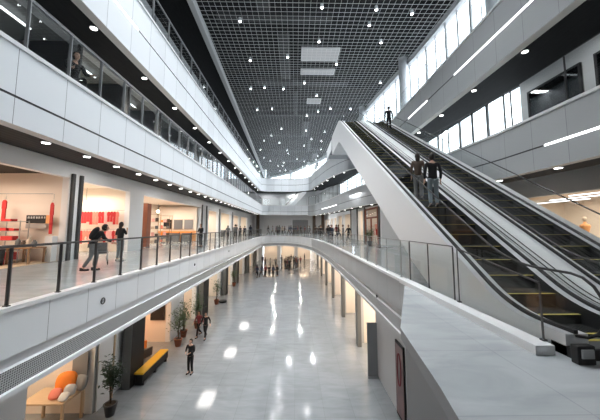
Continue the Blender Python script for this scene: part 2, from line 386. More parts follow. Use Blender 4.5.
# level 2 left
b2=[(1.5+i*3.2,4.5+i*3.2,3.3,'grey' if i not in (4,5,9,12) else 'cream','pierg') for i in range(22)]
T2=bay_wall('wall_left',(WL2,-4),(WL2,70),Z2,Z3-.45,b2,5,'window wall of the second gallery, left',face='midgrey',top='strip')
for i in range(0,20): shop_light(T2,b2[i][0],b2[i][1],Z2+2.9,5,(420 if i in (4,5,9,12) else 110),WARM2 if i in (4,5,9,12) else (1,1,1))
b3=[(1.5+i*3.6,4.8+i*3.6,3.4,'grey','pierg') for i in range(19)]
T3=bay_wall('wall_left',(WL2,-4),(WL2,72),Z3,ZC,b3,5,'window wall of the third gallery, left',face='midgrey',top='strip')
# ground left X=-8
bg=[(13.4,16.4,3.9,'cream','cream'),(19.3,23.6,4.1,'warmw','warmw'),(25.8,28.3,4.1,'cream','cream'),(30.4,36,4.1,'warmw','warmw'),(37.8,42.3,4.1,'warmw','cream'),(44.2,51,4.1,'warmw','warmw'),(53,60,4.1,'cream','cream')]
TG=bay_wall('wall_left',(-8.2,-4),(-8.2,70),GZ,-.45,bg,4.5,'pale ground floor shopfront wall, left',face='white')
for (a,b,h,i,c),pw,cl in zip(bg,(130,210,120,170,170,150,170),(WARM,(1,.62,.36),WARM,WARM2,WARM2,WARM2,WARM)): shop_light(TG,a,b,GZ+h-.15,4.5,pw,cl)
# ground right X=4: p0->p1 heading -Y has interior at +X
bgr=[(2,8,4,'cream','cream'),(9,14,4,'warmw','warmw'),(15,20,4,'cream','cream'),(21,26.5,4,'warmw','warmw'),(27.5,33.5,4,'cream','cream'),(34.5,40.5,4,'warmw','warmw'),(41.5,47.3,4,'cream','cream'),(48.3,53.6,4,'warmw','warmw'),(54.8,58.7,4,'warmw','warmw')]
TGR=bay_wall('wall_right',(4.2,74),(4.2,11.2),GZ,-.45,bgr,4,'ground floor shopfront wall, right',face='grey',top='white')
for (a,b,h,i,c) in bgr: shop_light(TGR,a,b,GZ+h-.15,4,330,WARM2)
mb=MB(); mb.box(4.2,4.5,-4,11.2,GZ,-.45,'midgrey'); struct(mb,'wall_right','dark grey plain wall below the near gallery')
# ground far wall
bf=[(.6,3.6,3.6,'cream','cream'),(4.4,7.4,3.6,'warmw','cream'),(8.2,11.4,3.6,'cream','cream')]
mb=MB()   # far wall faces the camera, interior beyond it
TFm=Matrix(((-1,0,0,4.2),(0,1,0,65),(0,0,1,0),(0,0,0,1)))
s=0
for a,b,h,im,cm in bf:
    mb.box(s,a,0,.3,GZ,-.45,'white',TFm); mb.box(a,b,0,.3,GZ+h,-.45,'white',TFm); mb.box(a-.1,b+.1,3,3.1,GZ,GZ+h+.3,im,TFm); mb.box(a-.1,b+.1,.3,3,GZ+h+.2,GZ+h+.3,cm,TFm)
    p=TFm@Vector(((a+b)/2,1.5,GZ+h-.1)); alight('shop_ceiling_light',p,2,1.5,80,WARM)
    s=b
mb.box(s,12.4,0,.3,GZ,-.45,'white',TFm)
struct(mb,'wall_far','far ground floor wall with lit shops')
# level 1 right: segments heading -Y
XR1=11.2
br1=[(0.8,4.6,3.2,'warmw','warmw'),(5.6,9.4,3.2,'cream','cream'),(10.4,14.2,3.2,'warmw','warmw'),(15.2,19.6,3.2,'warmw','warmw'),(20.6,25.6,3.3,'warmw','warmw'),(26.8,32.8,3.3,'warmw','cream'),(37.2,39.3,3.3,'warmw','warmw'),(40.4,45.3,3.4,'cream','cream')]
TR1=bay_wall('wall_right',(7.3,70),(7.3,24),0,4.45,br1,4.5,'shopfront wall of the first gallery, right far part',face='white')
for (a,b,h,i,c) in br1: shop_light(TR1,a,b,h-.1,4.5,130,WARM2)
br2=[(.8,10.5,2.97,'warmw','warmw')]
bay_wall('wall_right',(7.3,24),(XR1,18),0,4.45,[],4,'angled wall of the first gallery, right',face='white')
br3=[(1.2,9.0,2.9,'warmw','palewood'),(9.6,20.0,2.9,'warmw','palewood')]
TR3=bay_wall('wall_right',(XR1,18),(XR1,-4),0,4.45,br3,5,'shopfront wall behind the escalators',face='midgrey',top='grey')
for (a,b,h,i,c) in br3: shop_light(TR3,a,b,h-.1,5,240,WARM2)
# level 2 right
mb=MB(); mb.box(11.0,11.3,-4,13.2,Z2,Z3-.45,'grey'); 
# grey wall with framed windows
for y in (0.5,4.0,7.2,10.2):
    mb.box(10.95,11.02,y,y+2.5,Z2+.6,Z2+2.9,'pierg')
struct(mb,'wall_right','grey wall of the second gallery, right near part')
k=10
for y in (0.5,4.0,7.2,10.2):
    mb=MB(); mb.box(10.90,10.97,y,y+2.5,Z2+.6,Z2+.68,'black'); mb.box(10.90,10.97,y,y+2.5,Z2+2.82,Z2+2.9,'black'); mb.box(10.90,10.97,y,y+.09,Z2+.68,Z2+2.82,'black'); mb.box(10.90,10.97,y+2.41,y+2.5,Z2+.68,Z2+2.82,'black')
    w=struct(mb,'window_%d'%k,'framed dark window in the grey gallery wall'); q=MB(); q.box(10.925,10.94,y+.09,y+2.41,Z2+.68,Z2+2.82,'tglass'); q.build('pane',w); k+=1
# ---------------------------------------------------------------- glazed walls (daylight)
def glazing(path, z0, z1, step, n0, label, rails=(), mw=.09, fm='grey', colw=None, colstep=None):
    pts=along(path,0,step); k=n0
    for (a,d,s),(b,d2,s2) in zip(pts,pts[1:]):
        mb=MB(); a0=Vector((a.x,a.y,z0)); 
        mb.bar((a.x,a.y,z0),(a.x,a.y,z1),mw,.14,fm); mb.bar((a.x,a.y,z0+.06),(b.x,b.y,z0+.06),.12,.12,fm); mb.bar((a.x,a.y,z1-.06),(b.x,b.y,z1-.06),.12,.12,fm)
        for r in rails: mb.bar((a.x,a.y,z0+r),(b.x,b.y,z0+r),.07,.06,fm)
        m=(a+b)/2; mb.bar((m.x,m.y,z0),(m.x,m.y,z1),.05,.08,fm)
        w=struct(mb,'window_%d'%k,label); k+=1
        q=MB(); n=Vector((-d.y,d.x,0))*.01
        q.quad([(a.x,a.y,z0+.1),(b.x,b.y,z0+.1),(b.x,b.y,z1-.1),(a.x,a.y,z1-.1)],'glass2'); q.build('pane',w)
    return k
k=glazing(CL,Z3+.05,ZC,2.2,20,'tall white framed clerestory window above the top gallery',rails=(1.1,))
k=glazing(W2[:5],Z2+.05,Z3-.45,2.2,k,'daylit window of the second gallery',rails=(1.1,),fm='dark')
mb=MB(); sweep(mb,W2[4:],[(0,Z2),(0,Z3-.45)],['white']); struct(mb,'wall_far','white far wall of the second gallery')
for i,(p,d,s) in enumerate(along(CL,6.6,8.8)):
    mb=MB(); mb.lathe([(.32,Z3),(.32,ZC+.4)],(p.x-d.y*-.0-.5,p.y,0),'white',16)
    struct(mb,'trim_%d'%(20+i),'round white column in front of the clerestory windows')
# daylight portals (openings to the sky)
def portal(a,b,z0,z1,off=.35):
    m=(a+b)/2; d=(b-a); Ln=d.length; d.normalize()
    # emission normal (-Z of light) must face the hall: hall lies to the left of CL (heading +Y on the right side)
    n=Vector((-d.y,d.x,0)); c=m-n*off; 
    z=-n; x=d; y=z.cross(x)
    R=Matrix(((x.x,y.x,z.x),(x.y,y.y,z.y),(x.z,y.z,z.z))).to_euler()
    alight('daylight_portal',(c.x,c.y,(z0+z1)/2),Ln,z1-z0,1,portal=True,rot=R)
for a,b in ((V(9.4,-4),V(9.0,14)),(V(9.0,14),V(7.6,28)),(V(7.6,28),V(6.9,42)),(V(6.9,42),V(2.2,57)),(V(2.2,57),V(-7.5,71.5))): portal(a,b,Z3,ZC)
for a,b in ((V(11.15,13.2),V(9,28)),(V(9,28),V(7.4,46))): portal(a,b,Z2,Z3-.4)
# end walls, closing pieces
mb=MB(); mb.box(-21,14,-4.3,-4,GZ,16,'grey'); struct(mb,'wall_back','plain wall behind the viewer')
mb=MB(); mb.box(-10.3,7.3,70,70.3,0,4.45,'white'); 
struct(mb,'wall_far','white far end wall of the first gallery')
mb=MB(); mb.box(-21,-7.5,71.5,71.8,Z2,16.2,'white'); mb.box(-21,-8,60,60.3,Z2,Z3,'white'); struct(mb,'wall_far','white far end wall of the upper galleries')
# ---------------------------------------------------------------- ceiling
def xr(y):   # clerestory x at y
    for a,b in zip(CL,CL[1:]):
        if a.y<=y<=b.y: return a.x+(b.x-a.x)*(y-a.y)/(b.y-a.y)
    return -7.5
def xl(y): return -5.45-1.9*max(0,(y-14)/58)
mb=MB(); rp=[(-21,-4.3),(9.7,-4.3)]+[(p.x+.3,p.y+.2) for p in CL]+[(-21,72)]
a=mb.add([(x,y,16) for x,y in rp]); mb.face(tuple(range(a,a+len(rp))),'roof'); a=mb.add([(x,y,16.3) for x,y in rp]); mb.face(tuple(range(a,a+len(rp))),'roof')
mb.box(-21,-8,-4,72,ZC-.02,ZC+.06,'roof')
struct(mb,'ceiling','black roof slab above the open grid')
mb=MB(); st=.33; y=-2.0
while y<71:
    a,b=xl(y),xr(y)
    if b-a>.3: mb.box(a,b,y-.006,y+.006,ZC,ZC+.014,'grid')
    y+=st
x=-7.4
while x<9.3:
    ys=[yy for yy in [i*.1-3 for i in range(750)] if xl(yy)<x<xr(yy)]
    if len(ys)>1: mb.box(x-.006,x+.006,ys[0],ys[-1],ZC,ZC+.014,'grid')
    x+=st
struct(mb,'ceiling','open white metal grid ceiling over the atrium')
mb=MB(); ep=[V(xl(y),y) for y in (-4,5,14,25,40,55,70)]
sweep(mb,ep,[(0,ZC+.25),(0,ZC-.25),(.3,ZC-.25),(.3,ZC+.25)],['strip','strip','strip'])
struct(mb,'trim_12','grey beam along the left edge of the grid ceiling')
mb=MB(); sweep(mb,ep,[(.3,ZC-.1),(3,ZC-.1)],['soffit2']); struct(mb,'ceiling','black soffit over the top left gallery')
mb=MB()
cp=[Vector((p.x,p.y,0)) for p in CL]
sweep(mb,cp,[(.22,ZC+.25),(.22,ZC-.15),(0,ZC-.15),(-.2,ZC-.1),(-.2,16.1),(-.2,16.1)],['strip','strip','strip','roof','roof']); struct(mb,'trim_13','pale beam above the clerestory windows')
# ducts and pipes above the grid
R=random.Random(3)
for i in range(16):
    y=5+i*3.9; x0=-5+R.random()*3; w=R.choice((.35,.5,.8)); mb=MB()
    if i%2: mb.box(x0,min(x0+6+R.random()*5,xr(y)-.6),y,y+w,14.5+.03*(i%5),14.95,'duct'); lab='grey air duct running across above the grid ceiling'
    else: mb.box(-3.4+i*.55,-3.4+i*.55+w,y-2.5,y+3.1,14.3,14.8-.3*w+.1,'duct'); lab='grey air duct running lengthways above the grid ceiling'
    d=mb.build('air_duct',origin=(x0,y,14.6)); tag(d,lab,'duct','ducts above the grid crossing' if i%2 else 'ducts above the grid lengthways')
# lit translucent roof panels
for (px,py,w,l,lab) in ((1.85,20.2,2.7,1.5,'large glowing roof panel above the grid ceiling'),(1.85,22.6,2.7,.7,'narrow dim roof panel beside the large glowing one'),(1.9,28.2,1.3,1.0,'small glowing roof panel farther along the ceiling')):
    t=thing('roof_light_panel',lab,'light panel',(px,py,14.35)); mb=MB(); mb.box(-w/2,w/2,-l/2,l/2,0,.04,'skyl'); mb.build('diffuser',t)
    mb=MB(); 
    for s in (-1,1): mb.box(-w/2-.06,w/2+.06,s*(l/2+.03)-.03,s*(l/2+.03)+.03,-.03,.08,'grid'); mb.box(s*(w/2+.03)-.03,s*(w/2+.03)+.03,-l/2,l/2,-.03,.08,'grid')
    mb.build('frame',t)
# spotlights in the grid
def spot_proto():
    t=thing('ceiling_spotlight','small round spotlight set in the grid ceiling','light',(0,0,0),0,'spotlights in the grid ceiling')
    mb=MB(); mb.lathe([(.09,0),(.09,.22),(.05,.25)],(0,0,0),'white',12); mb.build('housing',t)
    mb=MB(); mb.lathe([(.07,-.012),(.07,.0)],(0,0,0),'lampspot',12); mb.build('lamp_lens',t); return t
sp=spot_proto(); first=True
for i in range(13):
    for j in range(5):
        y=8.5+i*4.4+R.uniform(-2.2,2.2); x=-4.2+j*2.6+R.uniform(-1.3,1.3)
        if x>xr(y)-.6 or x<xl(y)+.5: continue
        if first: place(sp,(x,y,ZC-.12)); first=False
        else: dup(sp,(x,y,ZC-.12))
# downlights in the soffits
def down_proto(lab,grp,r=.1):
    t=thing('downlight',lab,'light',(0,0,0),0,grp)
    mb=MB(); mb.lathe([(r*1.3,0),(r*1.3,-.02),(r*1.05,-.02),(r*1.05,0)],(0,0,0),'cap',14); mb.build('rim',t)
    mb=MB(); mb.lathe([(r,-.025),(r,-.018)],(0,0,0),'lamp',14); mb.build('lamp_lens',t); return t
def downlights(path,off,z,start,step,lab,grp,end=None,r=.1):
    pr=down_proto(lab,grp,r); f=True
    for p,d,s in along(offset(path,off),start,step,end):
        if f: place(pr,(p.x,p.y,z)); f=False
        else: dup(pr,(p.x,p.y,z))
L1,F1,R1=split(P1); L2,F2,R2=split(P2); L3,F3,R3=split(P3)
downlights(L2,.5,3.44,5.3,1.3,'round downlight in the black soffit below the second gallery, left','downlights under second gallery left',r=.075)
downlights(L3,.42,7.06,6.2,2.7,'round downlight in the black soffit below the top gallery, left','downlights under top gallery left',r=.08)
downlights(R3,.45,7.06,1.5,2.6,'round downlight in the black soffit below the top gallery, right','downlights under top gallery right',r=.08)
downlights(R2,.5,3.29,1.5,2.4,'round downlight in the soffit below the second gallery, right','downlights under second gallery right')
# strip lights set in the groove of the balcony edges
def strip(path,s0,s1,z,lab):
    seg=[p for p,d,s in along(path,s0,.5,s1)]; mb=MB(); sweep(mb,seg,[(.05,z-.03),(-.012,z-.03),(-.012,z+.03),(.05,z+.03)],['led','led','led'])
    tag(mb.build('strip_light'),lab,'strip light')
totR3=sum((b-a).length for a,b in zip(R3,R3[1:])); totR2=sum((b-a).length for a,b in zip(R2,R2[1:]))
strip(L3,4,13.4,Z3-.97,'white strip light in the groove of the top left balcony edge')
strip(R3,totR3-15.6,totR3-6,Z3-.97,'long white strip light in the groove of the top right balcony edge')
strip(R3,totR3-20.6,totR3-17.8,Z3-.97,'short white strip light beside the escalator top')
strip(R2,totR2-12.2,totR2-5,Z2-.97,'white strip light on grey second balcony edge, right')
strip(R2,6.5,14,Z2-.97,'distant white strip light on second balcony edge behind the escalator')
# columns, ground left
for i,(y,w) in enumerate(((14.1,1.15),(24.6,1.5),(32.5,1.0),(38.7,1.2),(47.5,1.3),(56.5,1.3))):
    mb=MB(); mb.box(-8.05,-7.65,y,y+w,GZ,-.45,'pier'); mb.box(-8.05,-7.66,y-.02,y,GZ,-.45,'pierg')  # grey sheet paints the near face lighter, as light falls on it
    struct(mb,'wall_left','dark clad column in front of the ground floor shops')
for i,y in enumerate((18.6,24.5,31,37.5,44.5,51.5)):
    mb=MB(); mb.box(3.95,4.2,y,y+.5,GZ,-.45,'pierg'); struct(mb,'wall_right','grey pier between the right ground floor shops')
# dark frames on first gallery shopfronts
for y in (13.15,13.65,31.6,33.2,38.9,47): 
    mb=MB(); mb.box(-10.42,-10.2,y,y+.16,0,3.95,'dark'); struct(mb,'trim_14','dark shopfront frame post, left gallery')
for y in (24.4,29.55,33.1,36.9):
    mb=MB(); mb.box(7.2,7.42,y,y+.22,0,3.7,'dark'); struct(mb,'trim_15','dark shopfront frame post, right gallery')

# ================================================================ RAILINGS
def railing(path, z, h, step, name, label, hand=True, postmat='dark', start=.05, hw=.06, off=.06, ps=.035, zf=None, gm='glass'):
    t=thing(name,label,'railing',(path[0].x,path[0].y,z))
    O=Vector((path[0].x,path[0].y,z)); pa=offset(path,off); st=along(pa,start,step)
    zt=zf if zf else (lambda s:h)
    if st[-1][2]<sum((b-a).length for a,b in zip(pa,pa[1:]))-.3: 
        e=pa[-1]; st.append((e,(pa[-1]-pa[-2]).normalized(),st[-1][2]+(e-st[-1][0]).length))
    pm={}
    for p,d,s in st:
        H=round(zt(s),3)
        if H not in pm:
            mb=MB(); mb.box(-ps,ps,-.012,.012,0,H,postmat); mb.box(-ps-.02,ps+.02,-.03,.03,0,.02,postmat); pm[H]=mb.mesh('post')
        o=bpy.data.objects.new('post',pm[H]); C.objects.link(o); o.parent=t; o.location=p-Vector((O.x,O.y,0)); o.rotation_euler=(0,0,math.atan2(d.y,d.x)+PI/2)
    for (a,d,s),(b,d2,s2) in zip(st,st[1:]):
        mb=MB(); a2=a+(b-a).normalized()*.05; b2=b-(b-a).normalized()*.05; n=Vector((-d.y,d.x,0))*.005
        A=a2-Vector((O.x,O.y,0)); B=b2-Vector((O.x,O.y,0)); ta=zt(s)-.04; tb=zt(s2)-.04
        mb.quad([A+Vector((0,0,.03)),B+Vector((0,0,.03)),B+Vector((0,0,tb)),A+Vector((0,0,ta))],gm)
        mb.build('glass_pane',t)
    mb=MB()
    pts=[Vector((p.x-O.x,p.y-O.y,zt(s)+.015)) for p,d,s in st]
    if hand:
        for a,b in zip(pts,pts[1:]): mb.bar(a,b,hw,.045,postmat)
        mb.build('handrail',t)
    else:
        for a,b in zip(pts,pts[1:]): mb.bar(a,b,.018,.02,postmat)
        mb.build('top_rail',t)
    return t
def cropY(path,y0): 
    q=[p for p in path if p.y>y0]; return ([V(q[0].x,y0)]+q) if path[0].y<y0 else (q+[V(q[-1].x,y0)])
railing(cropY(L1,2),.05,1.07,1.14,'glass_railing','glass railing with dark posts along the first gallery, left side',start=.06,ps=.03)
railing(F1[1:-1],.05,1.05,1.4,'glass_railing','glass railing across the far end of the first gallery',hand=False,postmat='steel',ps=.02)
R1k=R1
railing(R1k,.05,1.05,1.3,'glass_railing','clear frameless glass railing on white kerb before the escalator',hand=False,postmat='steel',ps=.01,off=.1)
railing([V(3.0,7.7),V(3.0,5.55)],.08,1.03,1.05,'glass_railing','clear glass panels ending in a dark post on the near white kerb',hand=False,postmat='dark',ps=.01,off=.06)
railing([V(3.0,5.45),V(3.0,3.6)],.11,1.0,1.85,'glass_railing','single sloping glass panel with thin dark edge at the end of near kerb',hand=False,postmat='dark',ps=.006,off=.06,zf=lambda s:.98-.3*s/1.85)
railing(cropY(L2,2),Z2+.05,1.05,1.06,'glass_railing','glass railing of the second gallery, left side',postmat='midgrey',start=.2,gm='glassm')
railing(F2[1:-1],Z2+.05,1.05,1.5,'glass_railing','glass railing across the far end of the second gallery',hand=False,postmat='steel',ps=.02)
railing(cropY(R2,0),Z2+.05,1.3,2.0,'glass_railing','tall glass railing of the second gallery, right side',hand=False,postmat='dark',ps=.02)
railing(cropY(L3,2),Z3+.05,1.05,1.3,'glass_railing','glass railing of the top gallery, left side',postmat='midgrey',start=.2,gm='glassm')
railing(F3[1:-1],Z3+.05,1.05,1.5,'glass_railing','glass railing across the far end of the top gallery',hand=False,postmat='steel',ps=.02)
railing([p for p in R3 if p.y>27.5],Z3+.05,1.05,1.5,'glass_railing','glass railing of the top gallery beyond the escalator landing, right side',hand=False,postmat='steel',ps=.02)
railing([V(6.83,21.8),V(6.85,17),V(6.85,10),V(6.85,2)],Z3+.05,1.05,1.5,'glass_railing','glass railing of the top gallery, near right side',hand=False,postmat='steel',ps=.02)
# kerb continuing over the near floor
mb=MB(); mb.box(2.83,3.06,3.45,7.85,0,.11,'cap'); o=struct(mb,'trim_16','white kerb under the glass railing near the escalator foot')

# ================================================================ ESCALATORS
TA=math.tan(math.radians(30)); YB=4.4; YT=YB+9.0/TA
def zs(y):       # step line height
    def soft(u,w): return 0 if u<-w else (u if u>w else (u+w)**2/(4*w))
    return TA*(soft(y-YB,.55)-soft(y-YT,.55))
YS=3.42; YE=23.9
def frange(a,b,n): return [a+(b-a)*i/n for i in range(n+1)]
YY=frange(YS,YB+.6,12)+frange(YB+1,YT-.8,12)+frange(YT-.6,YE,12)
def escalator(x0,label,people=None):
    W=1.4; t=thing('escalator',label,'escalator',(x0,YS,0)); O=(x0,YS,0)
    def B(mb,n,p=t): mb.v=[(a-x0,b-YS,c) for a,b,c in mb.v]; return mb.build(n,p)
    # truss cladding: both side faces, underside
    mb=MB()
    def bot(y): return max(.0, zs(y)-1.34) if y<YT-1.5 else zs(y)-1.34
    for x in (x0,x0+W):
        for a,b in zip(YY,YY[1:]): mb.quad([(x,a,bot(a)),(x,b,bot(b)),(x,b,zs(b)+.25),(x,a,zs(a)+.25)],'clad')
    for a,b in zip(YY,YY[1:]):
        if bot(b)>0: mb.quad([(x0,a,bot(a)),(x0,b,bot(b)),(x0+W,b,bot(b)),(x0+W,a,bot(a))],'clad')
    mb.quad([(x0,YE,bot(YE)),(x0+W,YE,bot(YE)),(x0+W,YE,9.0),(x0,YE,9.0)],'clad')
    B(mb,'truss_cladding')
    for s,xi in ((0,x0),(1,x0+W-.27)):
        mb=MB()
        for a,b in zip(YY,YY[1:]):
            mb.quad([(xi,a,zs(a)+.25),(xi,b,zs(b)+.25),(xi+.27,b,zs(b)+.25),(xi+.27,a,zs(a)+.25)],'deck')
            xs=xi+.27 if s==0 else xi
            mb.quad([(xs,a,zs(a)-.12),(xs,b,zs(b)-.12),(xs,b,zs(b)+.25),(xs,a,zs(a)+.25)],'black')
            xg=x0+.13 if s==0 else x0+W-.13
        mb.quad([(xi,YS,0),(xi+.27,YS,0),(xi+.27,YS,.25),(xi,YS,.25)],'clad')
        B(mb,'deck_cover')
        xg=x0+.13 if s==0 else x0+W-.13
        mb=MB(); pts=[Vector((xg,y,zs(y)+.27)) for y in YY]; 
        for a,b in zip(pts,pts[1:]): mb.bar(a,b,.05,.045,'black')
        B(mb,'base_strip')
        # glass with rounded ends
        gp=[y for y in YY]
        mb=MB()
        for a,b in zip(gp,gp[1:]): mb.quad([(xg,a,zs(a)+.28),(xg,b,zs(b)+.28),(xg,b,zs(b)+.92),(xg,a,zs(a)+.92)],'eglass')
        for ye,sg in ((YS,-1),(YE,1)):
            fan=[(xg,ye,zs(ye)+.28)]+[(xg,ye+sg*.32*math.sin(u*PI/8),zs(ye)+.6-.32*math.cos(u*PI/8)) for u in range(9)]
            mb.quad(fan,'eglass')
        B(mb,'glass_balustrade')
        mb=MB(); loop=[(xg,y,zs(y)+.95) for y in YY]
        loop+=[(xg,YE+.36*math.sin(u*PI/8),9+.59+.36*math.cos(u*PI/8)) for u in range(1,9)]
        loop=[(xg,YS-.36*math.sin(u*PI/8),.59+.36*math.cos(u*PI/8)) for u in range(8,0,-1)]+loop
        mb.tube(loop,.017,'rubber',8); B(mb,'handrail')
    # landing plates
    for ya,yb,z in ((3.62,3.95,0),(YT+.55,YE+.2,9.0)):
        mb=MB(); mb.box(x0+.28,x0+W-.28,ya,yb,z-.03,z+.012,'comb'); 
        B(mb,'landing_plate')
    # steps
    sm=MB(); w=(W-.56)/2
    sm.box(-w,w,0,.4,-.05,0,'step'); sm.box(-w,w,-.0,.02,-.26,-.05,'step'); sm.box(-w,w,-.005,.038,0,.004,'yellow')
    for u in range(14): sm.box(-w+.03+u*(2*w-.06)/13-.008,-w+.03+u*(2*w-.06)/13+.008,.05,.39,0,.008,'black')
    me=sm.mesh('step'); y=3.95
    while y<YT+.5:
        o=bpy.data.objects.new('step',me); C.objects.link(o); o.parent=t
        yy=y; z=zs(y+.35)
        o.location=(W/2,yy-YS,z); y+=.4
    return t
X1=3.17; X2=5.06
e1=escalator(X1,'left escalator with glass sides rising to the top gallery, beside the void')
e2=escalator(X2,'right escalator with glass sides, farther from the void')
# cladding between the two
mb=MB()
for a,b in zip(YY,YY[1:]):
    mb.quad([(X1+1.41,a,zs(a)+.262),(X1+1.41,b,zs(b)+.262),(X2-.01,b,zs(b)+.262),(X2-.01,a,zs(a)+.262)],'clad')
    for x in (X1+1.44,X1+1.56): mb.quad([(x,a,zs(a)+.266),(x,b,zs(b)+.266),(x+.035,b,zs(b)+.266),(x+.035,a,zs(a)+.266)],'black')
mb.quad([(X1+1.41,YS,0),(X2-.01,YS,0),(X2-.01,YS,.262),(X1+1.41,YS,.262)],'clad')
struct(mb,'trim_17','grey cladding between the two escalators')
# wide rounded outer cladding of the right escalator
mb=MB()
for a,b in zip(YY,YY[1:]):
    x=X2+1.41
    mb.quad([(x,a,zs(a)+.25),(x,b,zs(b)+.25),(x+.22,b,zs(b)+.22),(x+.22,a,zs(a)+.22)],'clad'); mb.quad([(x+.22,a,zs(a)+.22),(x+.22,b,zs(b)+.22),(x+.3,b,zs(b)+.05),(x+.3,a,zs(a)+.05)],'clad')
    mb.quad([(x+.3,a,zs(a)+.05),(x+.3,b,zs(b)+.05),(x+.3,b,max(0,zs(b)-1.3)),(x+.3,a,max(0,zs(a)-1.3))],'clad')
struct(mb,'trim_18','grey outer cladding of the right escalator')
# top landing
mb=MB(); mb.box(X1-.02,7.2,YE+.15,27.2,Z3-.5,Z3,'ufloor'); 
struct(mb,'floor','small landing floor at the head of the escalators')
mb=MB(); mb.box(X1-.04,X1-.02,YE+.1,27.2,Z3-.9,Z3+.02,'white'); mb.box(X1-.04,5.4,27.2,27.24,Z3-.9,Z3+.02,'white'); struct(mb,'trim_19','white edge of the escalator landing')
# escalator foot
t=thing('entry_platform','low black edged platform with yellow line at the foot of both escalators','platform',(X1,3.3,0))
mb=MB(); mb.box(0,3.6,0,.32,0,.115,'black'); mb.build('base',t); mb=MB(); mb.box(0.02,3.58,.03,.31,.115,.122,'comb'); mb.build('top_plate',t)
mb=MB(); mb.box(.3,3.3,.24,.29,.122,.128,'yellow'); mb.build('yellow_line',t)
t=thing('newel_box','small black end box with steel cover at the foot of left escalator','escalator end box',(X1-.08,3.2,0))
mb=MB(); mb.box(0,.2,0,.09,.0,.2,'black'); mb.build('housing',t,bevel=.01)
mb=MB(); mb.box(.03,.17,-.02,0,.07,.17,'steel'); mb.build('cover_plate',t,bevel=.01)
mb=MB(); mb.box(3.3,7.2,2.95,3.17,0,.012,'black'); tag(mb.build('floor_shadow_strip'),'narrow black strip painting the shadow on the floor before the escalators','painted shadow')  # black strip stands in for the shade below the escalator foot

# ================================================================ PEOPLE
DG=bpy.context.evaluated_depsgraph_get
def skin_mesh(name, verts, edges, radii, root=0, sub=1):
    me=bpy.data.meshes.new('t'); me.from_pydata([tuple(v) for v in verts],edges,[]); o=bpy.data.objects.new('t',me); C.objects.link(o)
    o.modifiers.new('s','SKIN'); me.skin_vertices[0] if me.skin_vertices else None
    if not me.skin_vertices: 
        bpy.context.view_layer.objects.active=o
    sk=me.skin_vertices[0].data
    for i,r in enumerate(radii):
        sk[i].radius=(r if isinstance(r,tuple) else (r,r)); sk[i].use_root=(i==root)
    if sub: m=o.modifiers.new('u','SUBSURF'); m.levels=sub; m.render_levels=sub
    o.modifiers['s'].use_smooth_shade=True
    bpy.context.view_layer.update()
    dg=DG(); out=bpy.data.meshes.new_from_object(o.evaluated_get(dg)); out.name=name
    bpy.data.objects.remove(o); bpy.data.meshes.remove(me)
    for p in out.polygons: p.use_smooth=True
    return out
def graph():
    return dict(v=[],e=[],r=[])
def gv(g,p,r,prev=None):
    g['v'].append(Vector(p)); g['r'].append(r)
    if prev is not None: g['e'].append((prev,len(g['v'])-1))
    return len(g['v'])-1
